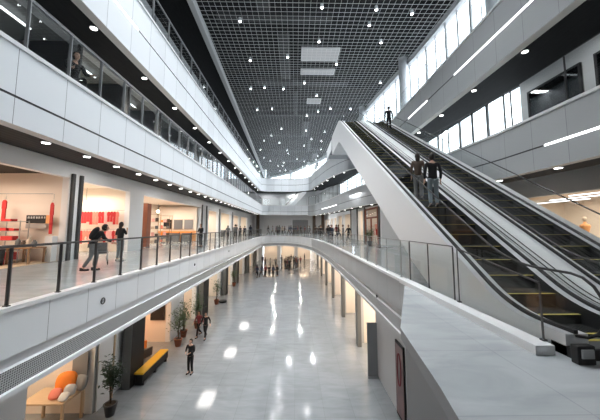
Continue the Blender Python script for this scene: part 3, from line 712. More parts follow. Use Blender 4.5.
def pose_mesh(P, female=False):
    """joints in metres, facing +Y. P holds pelvis, chest, neck, head, kneeL.. etc."""
    J={}
    lean=P.get('lean',0); ph=P.get('pelvis',.95)
    pel=Vector((0,0,ph)); up=Vector((0,math.sin(lean),math.cos(lean)))
    J['pel']=pel; J['waist']=pel+up*.14; J['chest']=pel+up*.36; J['neck']=pel+up*.51+Vector((0,.0,.0)); J['head']=pel+up*.6+Vector((0,.02+P.get('hy',0),.06+P.get('hz',0)))
    J['sh']=pel+up*.47
    for s,n in ((-1,'L'),(1,'R')):
        J['hip'+n]=pel+Vector((s*.085,0,-.04)); J['knee'+n]=Vector(P.get('knee'+n,(s*.095,.02,.5))); J['ank'+n]=Vector(P.get('ank'+n,(s*.1,-.02,.09)))
        J['toe'+n]=J['ank'+n]+Vector(P.get('toe',(s*.02,.15,-.05)))
        J['s'+n]=J['sh']+Vector((s*(.165 if female else .185),0,-.01)); 
        J['el'+n]=J['s'+n]+Vector(P.get('el'+n,(s*.06,-.03,-.28))); J['wr'+n]=J['el'+n]+Vector(P.get('wr'+n,(s*.0,.06,-.24)))
    k=.9 if female else 1
    g=graph()
    a=gv(g,J['pel'],(.1*k,.08)); b=gv(g,J['waist'],(.1*k,.075),a); c=gv(g,J['chest'],(.14*k,.095),b); d=gv(g,J['neck'],(.055,.055),c); h=gv(g,J['head']-Vector((0,.01,.1)),(.05,.052),d)
    for s,n in ((-1,'L'),(1,'R')):
        x=gv(g,J['hip'+n],.07,a); x=gv(g,J['knee'+n],.052,x); x=gv(g,J['ank'+n],.035,x); gv(g,J['toe'+n],.03,x)
        x=gv(g,J['s'+n],.05,c); x=gv(g,J['el'+n],.038,x); w=gv(g,J['wr'+n],.026,x)
        dr=(J['wr'+n]-J['el'+n]).normalized(); side=dr.cross(Vector((0,1,0)) if abs(dr.y)<.8 else Vector((0,0,1))).normalized()
        palm=gv(g,J['wr'+n]+dr*.055,(.03,.02),w); kn=J['wr'+n]+dr*.085; fw=Vector((0,1,0)) if abs(dr.y)<.8 else Vector((0,0,-1))
        for q,ln in zip((-1.5,-.5,.5,1.5),(.062,.075,.078,.068)):
            f1=gv(g,kn+fw*.017*q,.0095,palm); f2=gv(g,kn+fw*.018*q+dr*ln*.5-side*s*.012*-1,.0085,f1); gv(g,kn+fw*.018*q+dr*ln-side*s*.03*-1,.007,f2)
        f1=gv(g,J['wr'+n]+dr*.035+fw*.03,.01,palm); gv(g,J['wr'+n]+dr*.07+fw*.05,.008,f1)
    body=skin_mesh('person',g['v'],g['e'],g['r'],0,1)
    # head joined onto the same mesh
    bm=bmesh.new(); bm.from_mesh(body); mb=MB()
    def hf(v):
        z=v.z; y=v.y
        if z<-.02: y*=1-.12*(-z/.12); v=Vector((v.x*(1-.28*(-z/.12)),y,z))
        return v
    mb.ball(J['head'],.1,'skin',.78,.98,1.18,16,12,hf)
    Hc=J['head']
    mb.ball(Hc+Vector((0,.1,-.012)),.016,'skin',.8,1.2,1.5,8,6)
    for s in (-1,1):
        mb.ball(Hc+Vector((s*.03,.086,.012)),.011,'eye',1.2,.6,.8,8,6); mb.ball(Hc+Vector((s*.079,.0,-.005)),.02,'skin',.4,.8,1.3,8,6)
    mb.ball(Hc+Vector((0,.088,-.052)),.018,'mouth',1.2,.4,.35,8,6)
    hm=mb.mesh('h'); n0=len(bm.faces); bm.from_mesh(hm); bm.faces.ensure_lookup_table()
    bm.to_mesh(body); bm.free(); body.materials.clear()
    for mt in (M['skin'],M['eye'],M['mouth']): body.materials.append(mt)
    names=[m.name for m in hm.materials]; order=[['skin','eye','lips'].index(x) for x in names]
    for i,p in enumerate(hm.polygons): body.polygons[n0+i].material_index=order[p.material_index]
    for i in range(n0): body.polygons[i].material_index=0
    bpy.data.meshes.remove(hm)
    # clothes
    g=graph(); a0=gv(g,J['pel']+Vector((0,0,-.07)),(.165*k,.135)); a=gv(g,J['pel']+Vector((0,0,.03)),(.155*k,.125),a0); b=gv(g,J['waist'],(.14*k,.112),a); c=gv(g,J['chest'],(.16*k,.118),b); d=gv(g,J['neck']-up*.02,(.068,.066),c)
    for n in 'LR':
        x=gv(g,J['s'+n],.066,c); x=gv(g,J['el'+n],.053,x)
        if not P.get('short'): gv(g,J['el'+n].lerp(J['wr'+n],.93),.04,x)
    top=skin_mesh('jacket',g['v'],g['e'],g['r'],0,1); top.materials.clear(); top.materials.append(M['cloth_black'])
    g=graph(); a=gv(g,J['pel']+Vector((0,0,.04)),(.135*k,.11))
    for n in 'LR':
        x=gv(g,J['hip'+n]+Vector((0,0,-.02)),.1,a); x=gv(g,J['knee'+n],.072,x); gv(g,J['ank'+n]+Vector((0,0,.03)),.058,x)
    tr=skin_mesh('trousers',g['v'],g['e'],g['r'],0,1); tr.materials.clear(); tr.materials.append(M['cloth_black'])
    shs=[]
    for n in 'LR':
        mb=MB(); A=J['ank'+n]; T=J['toe'+n]; dirv=(T-A); dirv.z=0; dirv.normalize()
        mb.tube([A+Vector((0,0,.03))-dirv*.05,A-dirv*.06+Vector((0,0,-.04)),A+dirv*.06+Vector((0,0,-.045)),A+dirv*.17+Vector((0,0,-.052))],.04,'cloth_black',8,rs=[.042,.045,.045,.033]); shs.append(mb.mesh('shoe'))
    mb=MB()
    def hairf(v):
        if v.y>.045 and v.z<.06: v=Vector((v.x,.045+(v.y-.045)*.1,v.z))
        return v
    mb.ball(Hc+Vector((0,-.012,.018)),.108,'hair',.84,1.0,1.14,14,10,hairf)
    if female: mb.ball(Hc+Vector((0,-.06,-.09)),.09,'hair',.85,.55,1.6,10,8)
    ha=mb.mesh('hair')
    return dict(body=body,jacket=top,trousers=tr,shoe_l=shs[0],shoe_r=shs[1],hair=ha)
def person(PM, loc, rz, label, jm='cloth_black', tm='cloth_black', sm='cloth_black', hm='hair', sc=1.0, group=None):
    b=bpy.data.objects.new('person',PM['body']); C.objects.link(b); tag(b,label,'person',group); b.location=loc; b.rotation_euler=(0,0,rz); b.scale=(sc,)*3
    for part,mt in (('jacket',jm),('trousers',tm),('shoe_l',sm),('shoe_r',sm),('hair',hm)):
        o=bpy.data.objects.new(part.split('_')[0],PM[part]); C.objects.link(o); o.parent=b
        o.material_slots[0].link='OBJECT'; o.material_slots[0].material=M[mt]
    return b
PW=dict(kneeL=(-.09,.22,.53),ankL=(-.1,.3,.1),kneeR=(.09,-.02,.5),ankR=(.1,-.3,.16),elL=(-.06,-.12,-.25),wrL=(0,-.02,-.24),elR=(.06,.12,-.25),wrR=(0,.16,-.18),pelvis=.93)
PF=dict(elL=(-.05,.05,-.26),wrL=(.12,.2,-.02),elR=(.05,.05,-.26),wrR=(-.12,.2,-.0))     # arms folded / holding phone
PL=dict(lean=.5,pelvis=.92,kneeL=(-.09,.16,.5),ankL=(-.1,.1,.09),kneeR=(.09,-.02,.5),ankR=(.1,-.22,.12),elL=(-.04,.12,-.24),wrL=(0,.2,-.1),elR=(.04,.12,-.24),wrR=(0,.2,-.1),hy=.04,hz=-.04)
PP=dict(elL=(-.06,-.02,-.27),wrL=(0,.1,-.22),elR=(.05,.1,-.24),wrR=(-.08,.1,.2))      # hand to face
PS=dict(pelvis=.5,lean=.25,kneeL=(-.1,.42,.5),ankL=(-.1,.4,.09),kneeR=(.1,.42,.5),ankR=(.1,.4,.09),elL=(-.04,.12,-.24),wrL=(0,.22,-.05),elR=(.04,.12,-.24),wrR=(0,.22,-.05))
stand=pose_mesh({}); standf=pose_mesh({},True); walk=pose_mesh(PW); walkf=pose_mesh(PW,True); fold=pose_mesh(PF); leanp=pose_mesh(PL); phonef=pose_mesh({**PP,'short':True},True); sit=pose_mesh(PS)
G=[]
# near people
pl=person(leanp,(-6.95,10.0,0),-.9,'person in black jacket and grey trousers leaning forward while walking along the left gallery','cloth_black','cloth_grey')
mb=MB(); mb.ball((0,-.05,0),.2,'cloth_black',.8,.55,1.2,14,10); mb.tube([(-.1,.1,.16),(-.12,.2,.05),(-.1,.14,-.15)],.02,'cloth_grey',6); mb.tube([(.1,.1,.16),(.12,.2,.05),(.1,.14,-.15)],.02,'cloth_grey',6)
bp=mb.build('backpack'); tag(bp,'black rounded backpack on the back of the leaning person','backpack'); bp.rotation_euler=(-.5,0,-.9); bp.location=(-6.95+.06,10.0+.05,1.27)
person(phonef,(-7.75,12.9,0),-.25,'woman with black top and pale jeans raising a hand beside white column','cloth_black','jeans','cloth_white',sc=.99)
# stroller between them
t=thing('stroller','light grey folding pushchair on wheels beside the woman in jeans','stroller',(-7.9,11.9,0),.6)
mb=MB(); 
for s in (-.22,.22): mb.tube([(s,-.35,.12),(s,.1,.55),(s,.42,.98)],.014,'steel',6); mb.tube([(s,.35,.12),(s,.0,.5),(s,-.15,.62)],.014,'steel',6)
mb.tube([(-.22,.42,.98),(.22,.42,.98)],.016,'rubber',6); mb.tube([(-.22,0,.5),(.22,0,.5)],.012,'steel',6); mb.build('frame',t)
mb=MB(); mb.quad([(-.2,-.25,.42),(.2,-.25,.42),(.2,.12,.4),(-.2,.12,.4)],'cloth_grey'); mb.quad([(-.2,.12,.4),(.2,.12,.4),(.2,.3,.85),(-.2,.3,.85)],'cloth_grey'); mb.build('seat',t)
for sx in (-.24,.24):
    for sy in (-.35,.35):
        mb=MB(); mb.tube([(sx+.1*0,sy+.09*math.cos(u*PI/8),.1+.09*math.sin(u*PI/8)) for u in range(16)],.014,'rubber',6,closed=True)
        for u in range(4): mb.bar((sx,sy,.1),(sx,sy+.09*math.cos(u*PI/2),.1+.09*math.sin(u*PI/2)),.008,.008,'steel')
        mb.build('wheel',t)
person(fold,(-7.1,21.8,0),2.6,'person in black standing at the left gallery before the orange lit shop','cloth_black','cloth_black')
# seated at second gallery left
person(sit,(-6.0,7.4,Z2),-2.0,'person in black sitting low behind the glass of the second gallery','cloth_black','cloth_black')
t=thing('bench','dark bench seat behind the second gallery railing','bench',(-5.97,7.45,Z2),-2.0); mb=MB(); mb.box(-.5,.5,-.25,.12,.34,.38,'dark'); mb.build('seat',t)
for s in (-.42,.42): mb=MB(); mb.box(s-.03,s+.03,-.2,.08,0,.34,'dark'); mb.build('leg',t)
# escalator riders
def on_step(x,y):
    k=math.floor((y-3.95)/.4); return (x,3.95+k*.4+.2,zs(3.95+k*.4+.35)+.004)
person(stand,on_step(X1+.65,7.75),-.1,'man in black jacket and pale jeans riding the left escalator, taller of the couple','cloth_black','jeans',sc=.88)
person(standf,on_step(X1+.42,8.1),-.35,'woman in brown grey coat riding the left escalator beside the taller man','brown','cloth_grey',sc=.81)
person(stand,on_step(X2+.72,17.0),0,'person in black near the top of right escalator','cloth_black','cloth_black',sc=.93)
# right gallery, first floor
for (x,y,rz,pm,lab,j,tr) in ((5.15,27.5,2.0,walk,'person in black walking on the right gallery before the glass-walled shop','cloth_black','cloth_black'),
    (4.75,28.3,1.2,stand,'person in dark grey beside the walking person on the right gallery','cloth_grey','cloth_black'),
    (3.55,30.0,.5,standf,'woman in dark coat at the curved railing, right gallery','cloth_black','navy'),
    (3.95,30.6,-2.5,stand,'man in navy facing the woman at the curved railing','navy','cloth_black'),
    (3.1,34.0,2.8,fold,'person in black leaning near the bend of the far railing','cloth_black','cloth_black'),
    (2.7,37.5,.4,stand,'person in brown by the far bend of the railing','brown','cloth_black')):
    person(pm,(x,y,0),rz,lab,j,tr)
# ground floor
person(fold,(-5.37,15.48,GZ),2.9,'person in black holding a phone, walking alone on the ground floor','cloth_black','cloth_black')
person(walk,(-6.05,20.2,GZ),3.0,'person in black coat walking beside the potted plants, right of a pair','cloth_black','cloth_black')
person(walkf,(-6.6,20.5,GZ),2.7,'person in maroon and black walking beside the potted plants, left of a pair','maroon','cloth_black')
# distant crowds: the same figures again
cols=[('cloth_black','cloth_black','black'),('cloth_grey','cloth_black','dark grey'),('maroon','cloth_black','maroon'),('brown','navy','brown'),('navy','cloth_black','navy'),('beige','cloth_black','beige'),('cloth_white','navy','white')]
RR=random.Random(11)
def crowd(pts,where,grp):
    for i,(x,y,z) in enumerate(pts):
        while any(math.hypot(x-a,y-b)<.62 and abs(z-c)<1 for a,b,c in G): y+=.35; x+=.1
        G.append((x,y,z))
        j,tr,cn=RR.choice(cols[:5] if RR.random()<.75 else cols); pm=RR.choice([stand,standf,walk,walkf,fold])
        person(pm,(x,y,z),RR.uniform(-3.1,3.1),'distant person in %s %s'%(cn,where),j,tr,sc=RR.uniform(.94,1.06),group='%s, %s'%(grp,cn))
crowd([(-5.6,43.2,GZ),(-5.0,43.6,GZ),(-4.5,44.3,GZ),(-3.9,43.7,GZ),(-3.3,43.9,GZ),(-2.7,44.6,GZ),(-5.9,45.4,GZ)],'in the row of people left on ground floor','ground floor row')
crowd([(-.6+RR.uniform(-1.2,1.6),55+RR.uniform(-3,4),GZ) for i in range(13)],'in the cluster at far ground floor centre','ground floor far cluster')
crowd([(-6.5+i*.95,57+RR.uniform(-3,6),GZ) for i in range(10)],'before lit shops at far ground floor','ground floor far end')
crowd([(-4.8+i*.5+RR.uniform(-.2,.2),49+RR.uniform(-1,5),0) for i in range(16)],'behind far railing of first gallery','far first gallery')
crowd([(3.6+RR.uniform(-.5,2),36+i*1.4,0) for i in range(9)],'on far right stretch of first gallery','far right first gallery')
crowd([(-8.5+RR.uniform(-1,1.5),33+i*2.6,0) for i in range(6)],'on far left stretch of first gallery','far left first gallery')
crowd([(-6.5+RR.uniform(-.6,.6),24+i*5,Z2) for i in range(4)],'behind left glass of second gallery','second gallery left')

# ================================================================ PLANTS
def plant(name,label,loc,h,rad,n,seed,pot='terracotta',leafm='leaf',pr=.24,ph=.45,group=None):
    t=thing(name,label,'plant',loc,0,group); r=random.Random(seed)
    mb=MB(); mb.lathe([(pr*.68,0),(pr,ph*.93),(pr*1.08,ph*.93),(pr*1.08,ph),(pr*.9,ph)],(0,0,0),pot,18); mb.build('pot',t)
    mb=MB(); mb.lathe([(pr*.88,ph-.03),(pr*.8,ph+.005)],(0,0,0),'soil',12); mb.build('soil',t)
    st=MB(); lf=MB(); 
    br=[]
    for k in range(7):
        a=r.uniform(0,2*PI); top=Vector((math.cos(a)*rad*r.uniform(.2,.9),math.sin(a)*rad*r.uniform(.2,.9),h*r.uniform(.65,.98)))
        mid=Vector((top.x*.3,top.y*.3,ph+(top.z-ph)*.5)); pts=[Vector((r.uniform(-.04,.04),r.uniform(-.04,.04),ph-.02)),mid,top]; st.tube(pts,.012,'stem',5,rs=[.018,.012,.006]); br.append((mid,top))
    st.build('stem',t)
    for k in range(n):
        m,tp=r.choice(br); q=m.lerp(tp,r.uniform(0,1.08))+Vector((r.gauss(0,rad*.3),r.gauss(0,rad*.3),r.gauss(0,h*.06)))
        a=r.uniform(0,2*PI); dr=Vector((math.cos(a),math.sin(a),r.uniform(-.5,.5))).normalized(); sd=dr.cross(Vector((0,0,1))).normalized(); ln=r.uniform(.1,.2); w=ln*.26
        up=Vector((0,0,.02)); lf.quad([q,q+dr*ln*.5+sd*w+up,q+dr*ln,q+dr*ln*.5-sd*w+up],leafm,sm=True)
    lf.build('foliage',t); return t
plant('potted_plant','tall leafy plant in terracotta pot, nearest of the ground floor plants with pots showing',(-7.4,18.97,GZ),2.5,.62,420,1)
plant('potted_plant','bushy plant in terracotta pot behind the nearest potted one',(-7.65,20.5,GZ),2.3,.42,380,2)
plant('potted_plant','slender leafy plant standing before the orange lit ground floor shop',(-7.3,22.2,GZ),2.7,.45,350,3)
plant('potted_plant','rounded small tree in terracotta pot beyond the second dark column',(-7.65,28.8,GZ),2.3,.5,380,4)
plant('potted_plant','distant plant in terracotta pot before the third dark column',(-7.75,37.3,GZ),2.0,.45,260,5)
plant('potted_plant','dark green bushy plant beside the cushion display and white door panel',(-7.4,12.3,GZ),2.25,.36,520,6,pot='dark',leafm='leaf2')
mb=MB(); mb.lathe([(.3,0),(.42,.12),(.34,.2)],(-7.2,29.4,GZ),'black',18); tag(mb.build('floor_bowl'),'low black round bowl on the floor before the third dark column','bowl')

# ================================================================ GROUND LEFT
t=thing('bench','bright yellow long bench outside the orange lit shop','bench',(-7.4,14.35,GZ),0)
mb=MB(); mb.box(-.22,.22,0,2.7,.52,.6,'yellowp'); mb.build('seat',t,bevel=.015)
mb=MB(); mb.box(-.2,-.16,0,2.7,.15,.52,'black'); mb.box(.16,.2,0,2.7,.15,.52,'black'); mb.build('apron',t)
for y in (.1,1.3,2.5): mb=MB(); mb.box(-.2,.2,y,y+.08,0,.52,'black'); mb.build('leg',t)
t=thing('door_panel','white door panel with small round emblem beside the cushion display','door panel',(-8.14,12.5,GZ))
mb=MB(); mb.box(0,.05,0,1.0,0,3.9,'cap'); mb.build('panel',t)
mb=MB(); mb.tube([(.06,.35+.13*math.cos(u*PI/10),2.95+.13*math.sin(u*PI/10)) for u in range(20)],.012,'dark',6,closed=True); mb.build('round_emblem',t)
mb=MB(); mb.box(.05,.09,.92,1.0,0,3.9,'palewood'); mb.build('wood_trim',t)
mb=MB(); mb.tube([(.06,.8+.06*math.cos(u*PI/8),1.3+.08*math.sin(u*PI/8)) for u in range(9,16)],.014,'black',6); mb.build('door_handle',t)
def armchair(loc,rz,m,label):
    t=thing('armchair',label,'armchair',loc,rz)
    mb=MB(); mb.box(-.33,.33,-.3,.3,.18,.42,m); mb.build('seat',t,bevel=.05)
    mb=MB(); mb.box(-.33,.33,.24,.38,.38,.85,m); mb.build('backrest',t,bevel=.05)
    for s in (-1,1): mb=MB(); mb.box(s*.37-.06,s*.37+.06,-.3,.36,.14,.6,m); mb.build('armrest',t,bevel=.03)
    for sx in (-.3,.3):
        for sy in (-.25,.28): mb=MB(); mb.tube([(sx,sy,0),(sx,sy,.18)],.02,'wood',8); mb.build('leg',t)
    return t
armchair((-9.55,18.3,GZ),2.6,'orangec','orange armchair in the orange lit ground floor shop, rear one')
armchair((-8.75,17.3,GZ),2.8,'brown','brown armchair beside the orange ones in the ground floor shop')
armchair((-10.6,17.2,GZ),2.2,'orange','tan orange armchair at the back of the ground floor shop')
t=thing('side_table','small round wooden table among the armchairs','table',(-9.7,17.2,GZ)); mb=MB(); mb.lathe([(.3,.45),(.3,.49)],(0,0,0),'wood',18); mb.build('tabletop',t)
for a in (0,2.1,4.2): mb=MB(); mb.tube([(.2*math.cos(a),.2*math.sin(a),0),(.15*math.cos(a),.15*math.sin(a),.45)],.018,'wood',6); mb.build('leg',t)
mb=MB(); mb.box(-9.5,-8.6,19.55,19.62,GZ+1.4,GZ+3.2,'black'); tag(mb.build('wall_picture'),'dark framed picture on the side wall of the orange lit shop','picture')
t=thing('sofa','orange sofa along the side wall of the orange lit shop','sofa',(-10.6,19.1,GZ)); mb=MB(); mb.box(-.9,.5,-.4,.4,.12,.42,'orangec'); mb.build('seat',t,bevel=.05); mb=MB(); mb.box(-.9,.5,.25,.42,.4,.85,'orangec'); mb.build('backrest',t,bevel=.05)
# cushion display in the nearest ground floor shop
t=thing('display_table','pale display table of cushions in the nearest ground floor shop','table',(-9.1,11.75,GZ)); mb=MB(); mb.box(-.9,.7,-.6,.5,1.04,1.1,'palewood'); mb.build('tabletop',t)
for sx in (-.84,.64):
    for sy in (-.54,.44): mb=MB(); mb.box(sx-.04,sx+.04,sy-.04,sy+.04,0,1.04,'palewood'); mb.build('leg',t)
def cushion(loc,rot,m,label,s=.26):
    def f(v): 
        e=.72; return Vector((math.copysign(abs(v.x/s)**e,v.x)*s, v.y, math.copysign(abs(v.z/s)**e,v.z)*s))
    mb=MB(); mb.ball((0,0,0),s,m,1,.34,1,16,10,f); o=mb.build('cushion'); o.location=loc; o.rotation_euler=rot; return tag(o,label,'cushion')
cushion((-8.95,11.95,GZ+1.47),(-.35,0,.3),'orangec','large bright orange cushion leaning on the display table',.36)
cushion((-8.45,12.05,GZ+1.38),(-.3,0,-.2),'midgrey','grey cushion behind the white ones on the display table',.28)
cushion((-8.6,11.7,GZ+1.29),(-.5,.2,.5),'cloth_white','white cushion on the display table, right of the orange one',.2)
cushion((-8.55,11.35,GZ+1.24),(-.9,0,.1),'cloth_white','small white cushion lying at the front of the display table',.17)
cushion((-9.0,11.5,GZ+1.26),(-.8,0,.2),'coral','coral red cushion before the large orange one',.2)
mb=MB(); mb.box(-9.0,-8.4,12.28,12.34,GZ+1.5,GZ+2.5,'midgrey'); tag(mb.build('display_board'),'grey square board on the wall behind the cushions','board')

# ================================================================ GROUND RIGHT
t=thing('sign_panel','tall grey freestanding door-like panel beside the right ground shops','panel',(3.92,15.0,GZ)); mb=MB(); mb.box(-.25,.25,-.04,.04,.05,2.65,'midgrey'); mb.build('board',t,bevel=.01); mb=MB(); mb.box(-.27,.27,-.12,.12,0,.05,'midgrey'); mb.build('base',t)
t=thing('wall_poster','narrow dark poster with reddish oval print on the right ground wall','poster',(4.13,11.3,GZ)); mb=MB(); mb.box(0,.05,0,.9,.05,2.9,'black'); mb.build('frame',t)
mb=MB(); mb.box(-.01,0,.06,.84,.15,2.8,'poster'); mb.tube([(-.015,.45+.2*math.cos(u*PI/12),1.9+.6*math.sin(u*PI/12)) for u in range(24)],.03,'maroon',6,closed=True); mb.build('print',t)

# ================================================================ FIRST GALLERY SHOPS, LEFT
mb=MB(); mb.box(-14.7,-10.5,5.1,13.0,0,.02,'palewood'); struct(mb,'floor','wooden shop floor')
def garment(m,w=.2,h=.6,lg=False):
    mb=MB(); pr=[(-.5,.92),(-.16,1),(.16,1),(.5,.92),(.52,.6),(.4,.62),(.4,.0),(-.4,.0),(-.4,.62),(-.52,.6)]
    n=len(pr); a=mb.add([(x*w,-.03,z*h) for x,z in pr]); b=mb.add([(x*w,.03,z*h) for x,z in pr])
    mb.face(tuple(range(a,a+n)),m); mb.face(tuple(range(b+n-1,b-1,-1)),m)
    for i in range(n): mb.face((a+i,b+i,b+(i+1)%n,a+(i+1)%n),m)
    return mb
def hang(loc,m,w,h,label,group=None,nm='hanging_garment'):
    o=garment(m,w,h).build(nm); o.location=loc; tag(o,label,'garment',group)
    k=MB(); k.tube([(0,0,h),(0,0,h+.05),(.03,0,h+.08),(0,0,h+.11),(-.02,0,h+.09)],.006,'steel',5); k.build('hanger_hook',o); return o
hang((-12.6,12.55,1.72),'red',.17,.95,'long deep red garment hanging high, left end of the nearest shop')
hang((-10.55,12.55,1.2),'red',.13,1.36,'long bright red garment hanging beside the frame of the nearest shop')
mb=MB(); mb.tube([(-14.5,12.6,2.95),(-10.6,12.6,2.95)],.015,'steel',6)
for x in (-12.6,-10.55): mb.tube([(x,12.6,2.95),(x,12.6,2.7)],.008,'steel',5)
tag(mb.build('hanging_rail'),'thin ceiling rail holding the two long red garments','rail')
# sign box: white unreadable lettering on black
t=thing('shop_sign','black and grey sign box with white lettering in the nearest shop','sign',(-11.4,12.8,1.6))
mb=MB(); mb.box(-.45,.42,0,.06,.06,.42,'black'); mb.build('board',t); mb=MB(); mb.box(-.45,.42,-.005,0,-.16,.04,'steel'); mb.build('lower_band',t)
mb=MB(); mb.box(.42,.66,-.02,.06,.05,.42,'orange'); mb.build('orange_end',t)
mb=MB(); x=-.38
for w in (.09,.07,.1,.06,.08,.09,.07):
    mb.box(x,x+.022,-.012,0,.27,.36,'cloth_white'); mb.box(x,x+w*.8,-.012,0,.34,.36,'cloth_white'); mb.box(x+w*.55,x+w*.55+.02,-.012,0,.27,.35,'cloth_white'); x+=w+.035
mb.build('lettering',t)
def shelf_unit(loc,w,h,n,rz,label,m='steel',d=.4):
    t=thing('shelf_unit',label,'shelf',loc,rz)
    for sx in (-w/2,w/2):
        mb=MB()
        for sy in (0,d): mb.box(sx-.015,sx+.015,sy-.015,sy+.015,0,h,m)
        mb.build('upright',t)
    for i in range(n): mb=MB(); z=.12+i*(h-.15)/(n-1); mb.box(-w/2,w/2,0,d,z-.02,z,m); mb.build('shelf',t)
    return t
shelf_unit((-12.0,12.2,.02),.95,1.75,5,0,'steel shelf unit with red goods in the nearest shop')
for i,(x,zi,m,w,h,nm) in enumerate(((-12.28,3,'red',.26,.12,'folded red cloth'),(-11.92,3,'red',.22,.1,'folded red cloth'),(-12.1,2,'red',.5,.18,'red storage box'),(-12.0,1,'cloth_grey',.5,.2,'grey storage box'),(-12.15,4,'red',.34,.1,'red shallow tray'),(-12.1,0,'red',.6,.3,'large red box'))):
    z=.02+.12+zi*1.6/4; mb=MB(); mb.box(-w/2,w/2,0,.3,0,h,m); o=mb.build('_'.join(nm.split()[-1:]) if False else 'storage_box' if 'box' in nm else 'tray' if 'tray' in nm else 'folded_cloth',bevel=.012); o.location=(x,12.25,z)
    tag(o,'%s on shelf %s of the steel unit%s'%(nm,['at the very bottom','second from the floor','in the middle','above the middle','at the top'][zi],', right one' if i==1 else (', left one' if i==0 else '')),'box' if 'box' in nm else 'tray' if 'tray' in nm else 'cloth')
def bag(loc,m,label,s=1,rz=0):
    t=thing('shopping_bag',label,'bag',loc,rz); mb=MB(); mb.box(-.2*s,.2*s,-.09*s,.09*s,0,.45*s,m); mb.build('body',t,bevel=.01)
    for y in (-.08*s,.08*s): mb=MB(); mb.tube([(-.1*s,y,.44*s),(-.08*s,y,.56*s),(0,y,.6*s),(.08*s,y,.56*s),(.1*s,y,.44*s)],.008,'black',5); mb.build('handle',t)
bag((-12.35,11.7,.02),'cloth_white','white bag standing on the floor before the red shelf',1.3)
bag((-13.0,11.9,.02),'red','large red bag at the left edge on the shop floor',1.7)
bag((-11.75,11.6,.02),'red','smaller red bag on the floor under the steel shelf',1.1)
mb=MB(); mb.lathe([(.22,0),(.27,.62),(.25,.62),(.2,.05)],(0,0,0),'black',18); o=mb.build('waste_bin'); o.location=(-11.55,11.35,.02); tag(o,'black round bin on the wooden floor of the nearest shop','bin')
shelf_unit((-13.4,12.3,.02),.9,2.0,4,0,'tall dark shelf at the far left of the nearest shop','black')
for i in range(3):
    mb=MB(); mb.box(-.3,.3,0,.3,0,.36,'beige'); o=mb.build('storage_box',bevel=.01); o.location=(-13.4,12.35,.14+i*.617+.0); tag(o,'beige box on the tall dark shelf, %s of three'%['lowest','middle','highest'][i],'box')
t=thing('display_table','low wooden table of grey goods in the nearest shop','table',(-11.0,12.1,.02)); mb=MB(); mb.box(-.55,.4,-.4,.4,.6,.65,'wood'); mb.build('tabletop',t)
for sx in (-.5,.35):
    for sy in (-.35,.35): mb=MB(); mb.box(sx-.03,sx+.03,sy-.03,sy+.03,0,.6,'wood'); mb.build('leg',t)
def pot(loc,m,r,h,label,grp=None):
    mb=MB(); mb.lathe([(r*.6,0),(r,h*.35),(r*.85,h*.75),(r*.45,h*.85),(r*.55,h)],(0,0,0),m,14); o=mb.build('vase'); o.location=loc; tag(o,label,'vase',grp)
for i,(x,m,h) in enumerate(((-11.45,'cloth_grey',.35),(-11.22,'brown',.28),(-11.0,'beige',.4),(-10.78,'cloth_grey',.3))): pot((x,12.1,.67),m,.1,h,'%s vase on the low wooden table, %s'%(['grey','brown','beige','short grey'][i],['leftmost','second from left','third from left','rightmost'][i]))
mb=MB(); mb.box(-10.75,-10.45,12.55,12.85,.02,1.1,'cloth_white'); tag(mb.build('display_plinth'),'white plinth under the bright red hanging garment','plinth')
# track lights inside the nearest shop
t=down_proto('small spotlight on the black ceiling of the nearest shop','spotlights of nearest shop',.07); place(t,(-10.9,7.2,3.9))
for (x,y) in ((-11,8.6),(-11,10.0),(-11,11.3),(-11,12.4),(-12.6,11)): dup(t,(x,y,3.9))
# second shop: racks of red clothes
for z,tag_ in ((2.5,'upper'),(1.35,'lower')):
    t=thing('clothes_rail','%s steel rail of red clothes on the side wall of the second shop'%tag_,'clothes rail',(-11.85,17.5,z+.02))
    mb=MB(); mb.tube([(-1.3,0,.0),(1.35,0,.0)],.016,'steel',8); mb.build('rail',t)
    for x in (-1.25,1.3): mb=MB(); mb.bar((x,0,0),(x,.35,0),.02,.02,'steel'); mb.build('bracket',t)
    protos={}
    for i in range(14):
        m=RR.choice(['red','coral','coral','pink','red']); x=-13.05+i*.175; h=RR.choice((.62,.7,.78)); key=(m,h)
        cn={'red':'deep red','coral':'coral red','pink':'dusty pink','beige':'beige'}[m]
        if key not in protos: protos[key]=hang((x,17.5,z-h-.07),m,.17,h,'%s garment on the %s rail of the second shop'%(cn,tag_),'%s garments, %s rail'%(cn,tag_)); protos[key].rotation_euler=(0,0,.5)
        else: o=dup(protos[key],(x,17.5,z-h-.07),.5)
t=thing('display_table','white round table of trinkets in the second shop','table',(-11.4,16.2,0)); mb=MB(); mb.lathe([(.35,.72),(.35,.76)],(0,0,0),'cap',18); mb.build('tabletop',t); mb=MB(); mb.lathe([(.2,0),(.04,.03),(.03,.72)],(0,0,0),'steel',14); mb.build('pedestal',t)
for i in range(5): pot((-11.4+.2*math.cos(i*1.256),16.2+.2*math.sin(i*1.256),.76),['coral','beige','red','beige','pink'][i],.06,.22,'small %s vase on the white round table'%['coral','tall-necked beige','red','pale beige','pink'][i])
for i in range(3):
    t=thing('chandelier','round bright pendant lamp in the second shop, %s'%['nearest','middle','farthest'][i],'lamp',(-11.6-.3*i,14.8+i*1.0,2.9)); mb=MB(); mb.ball((0,0,0),.13,'lampw',1,1,.8,14,10); mb.build('lamp_shade',t); mb=MB(); mb.tube([(0,0,.1),(0,0,.9)],.008,'black',5); mb.build('cord',t)
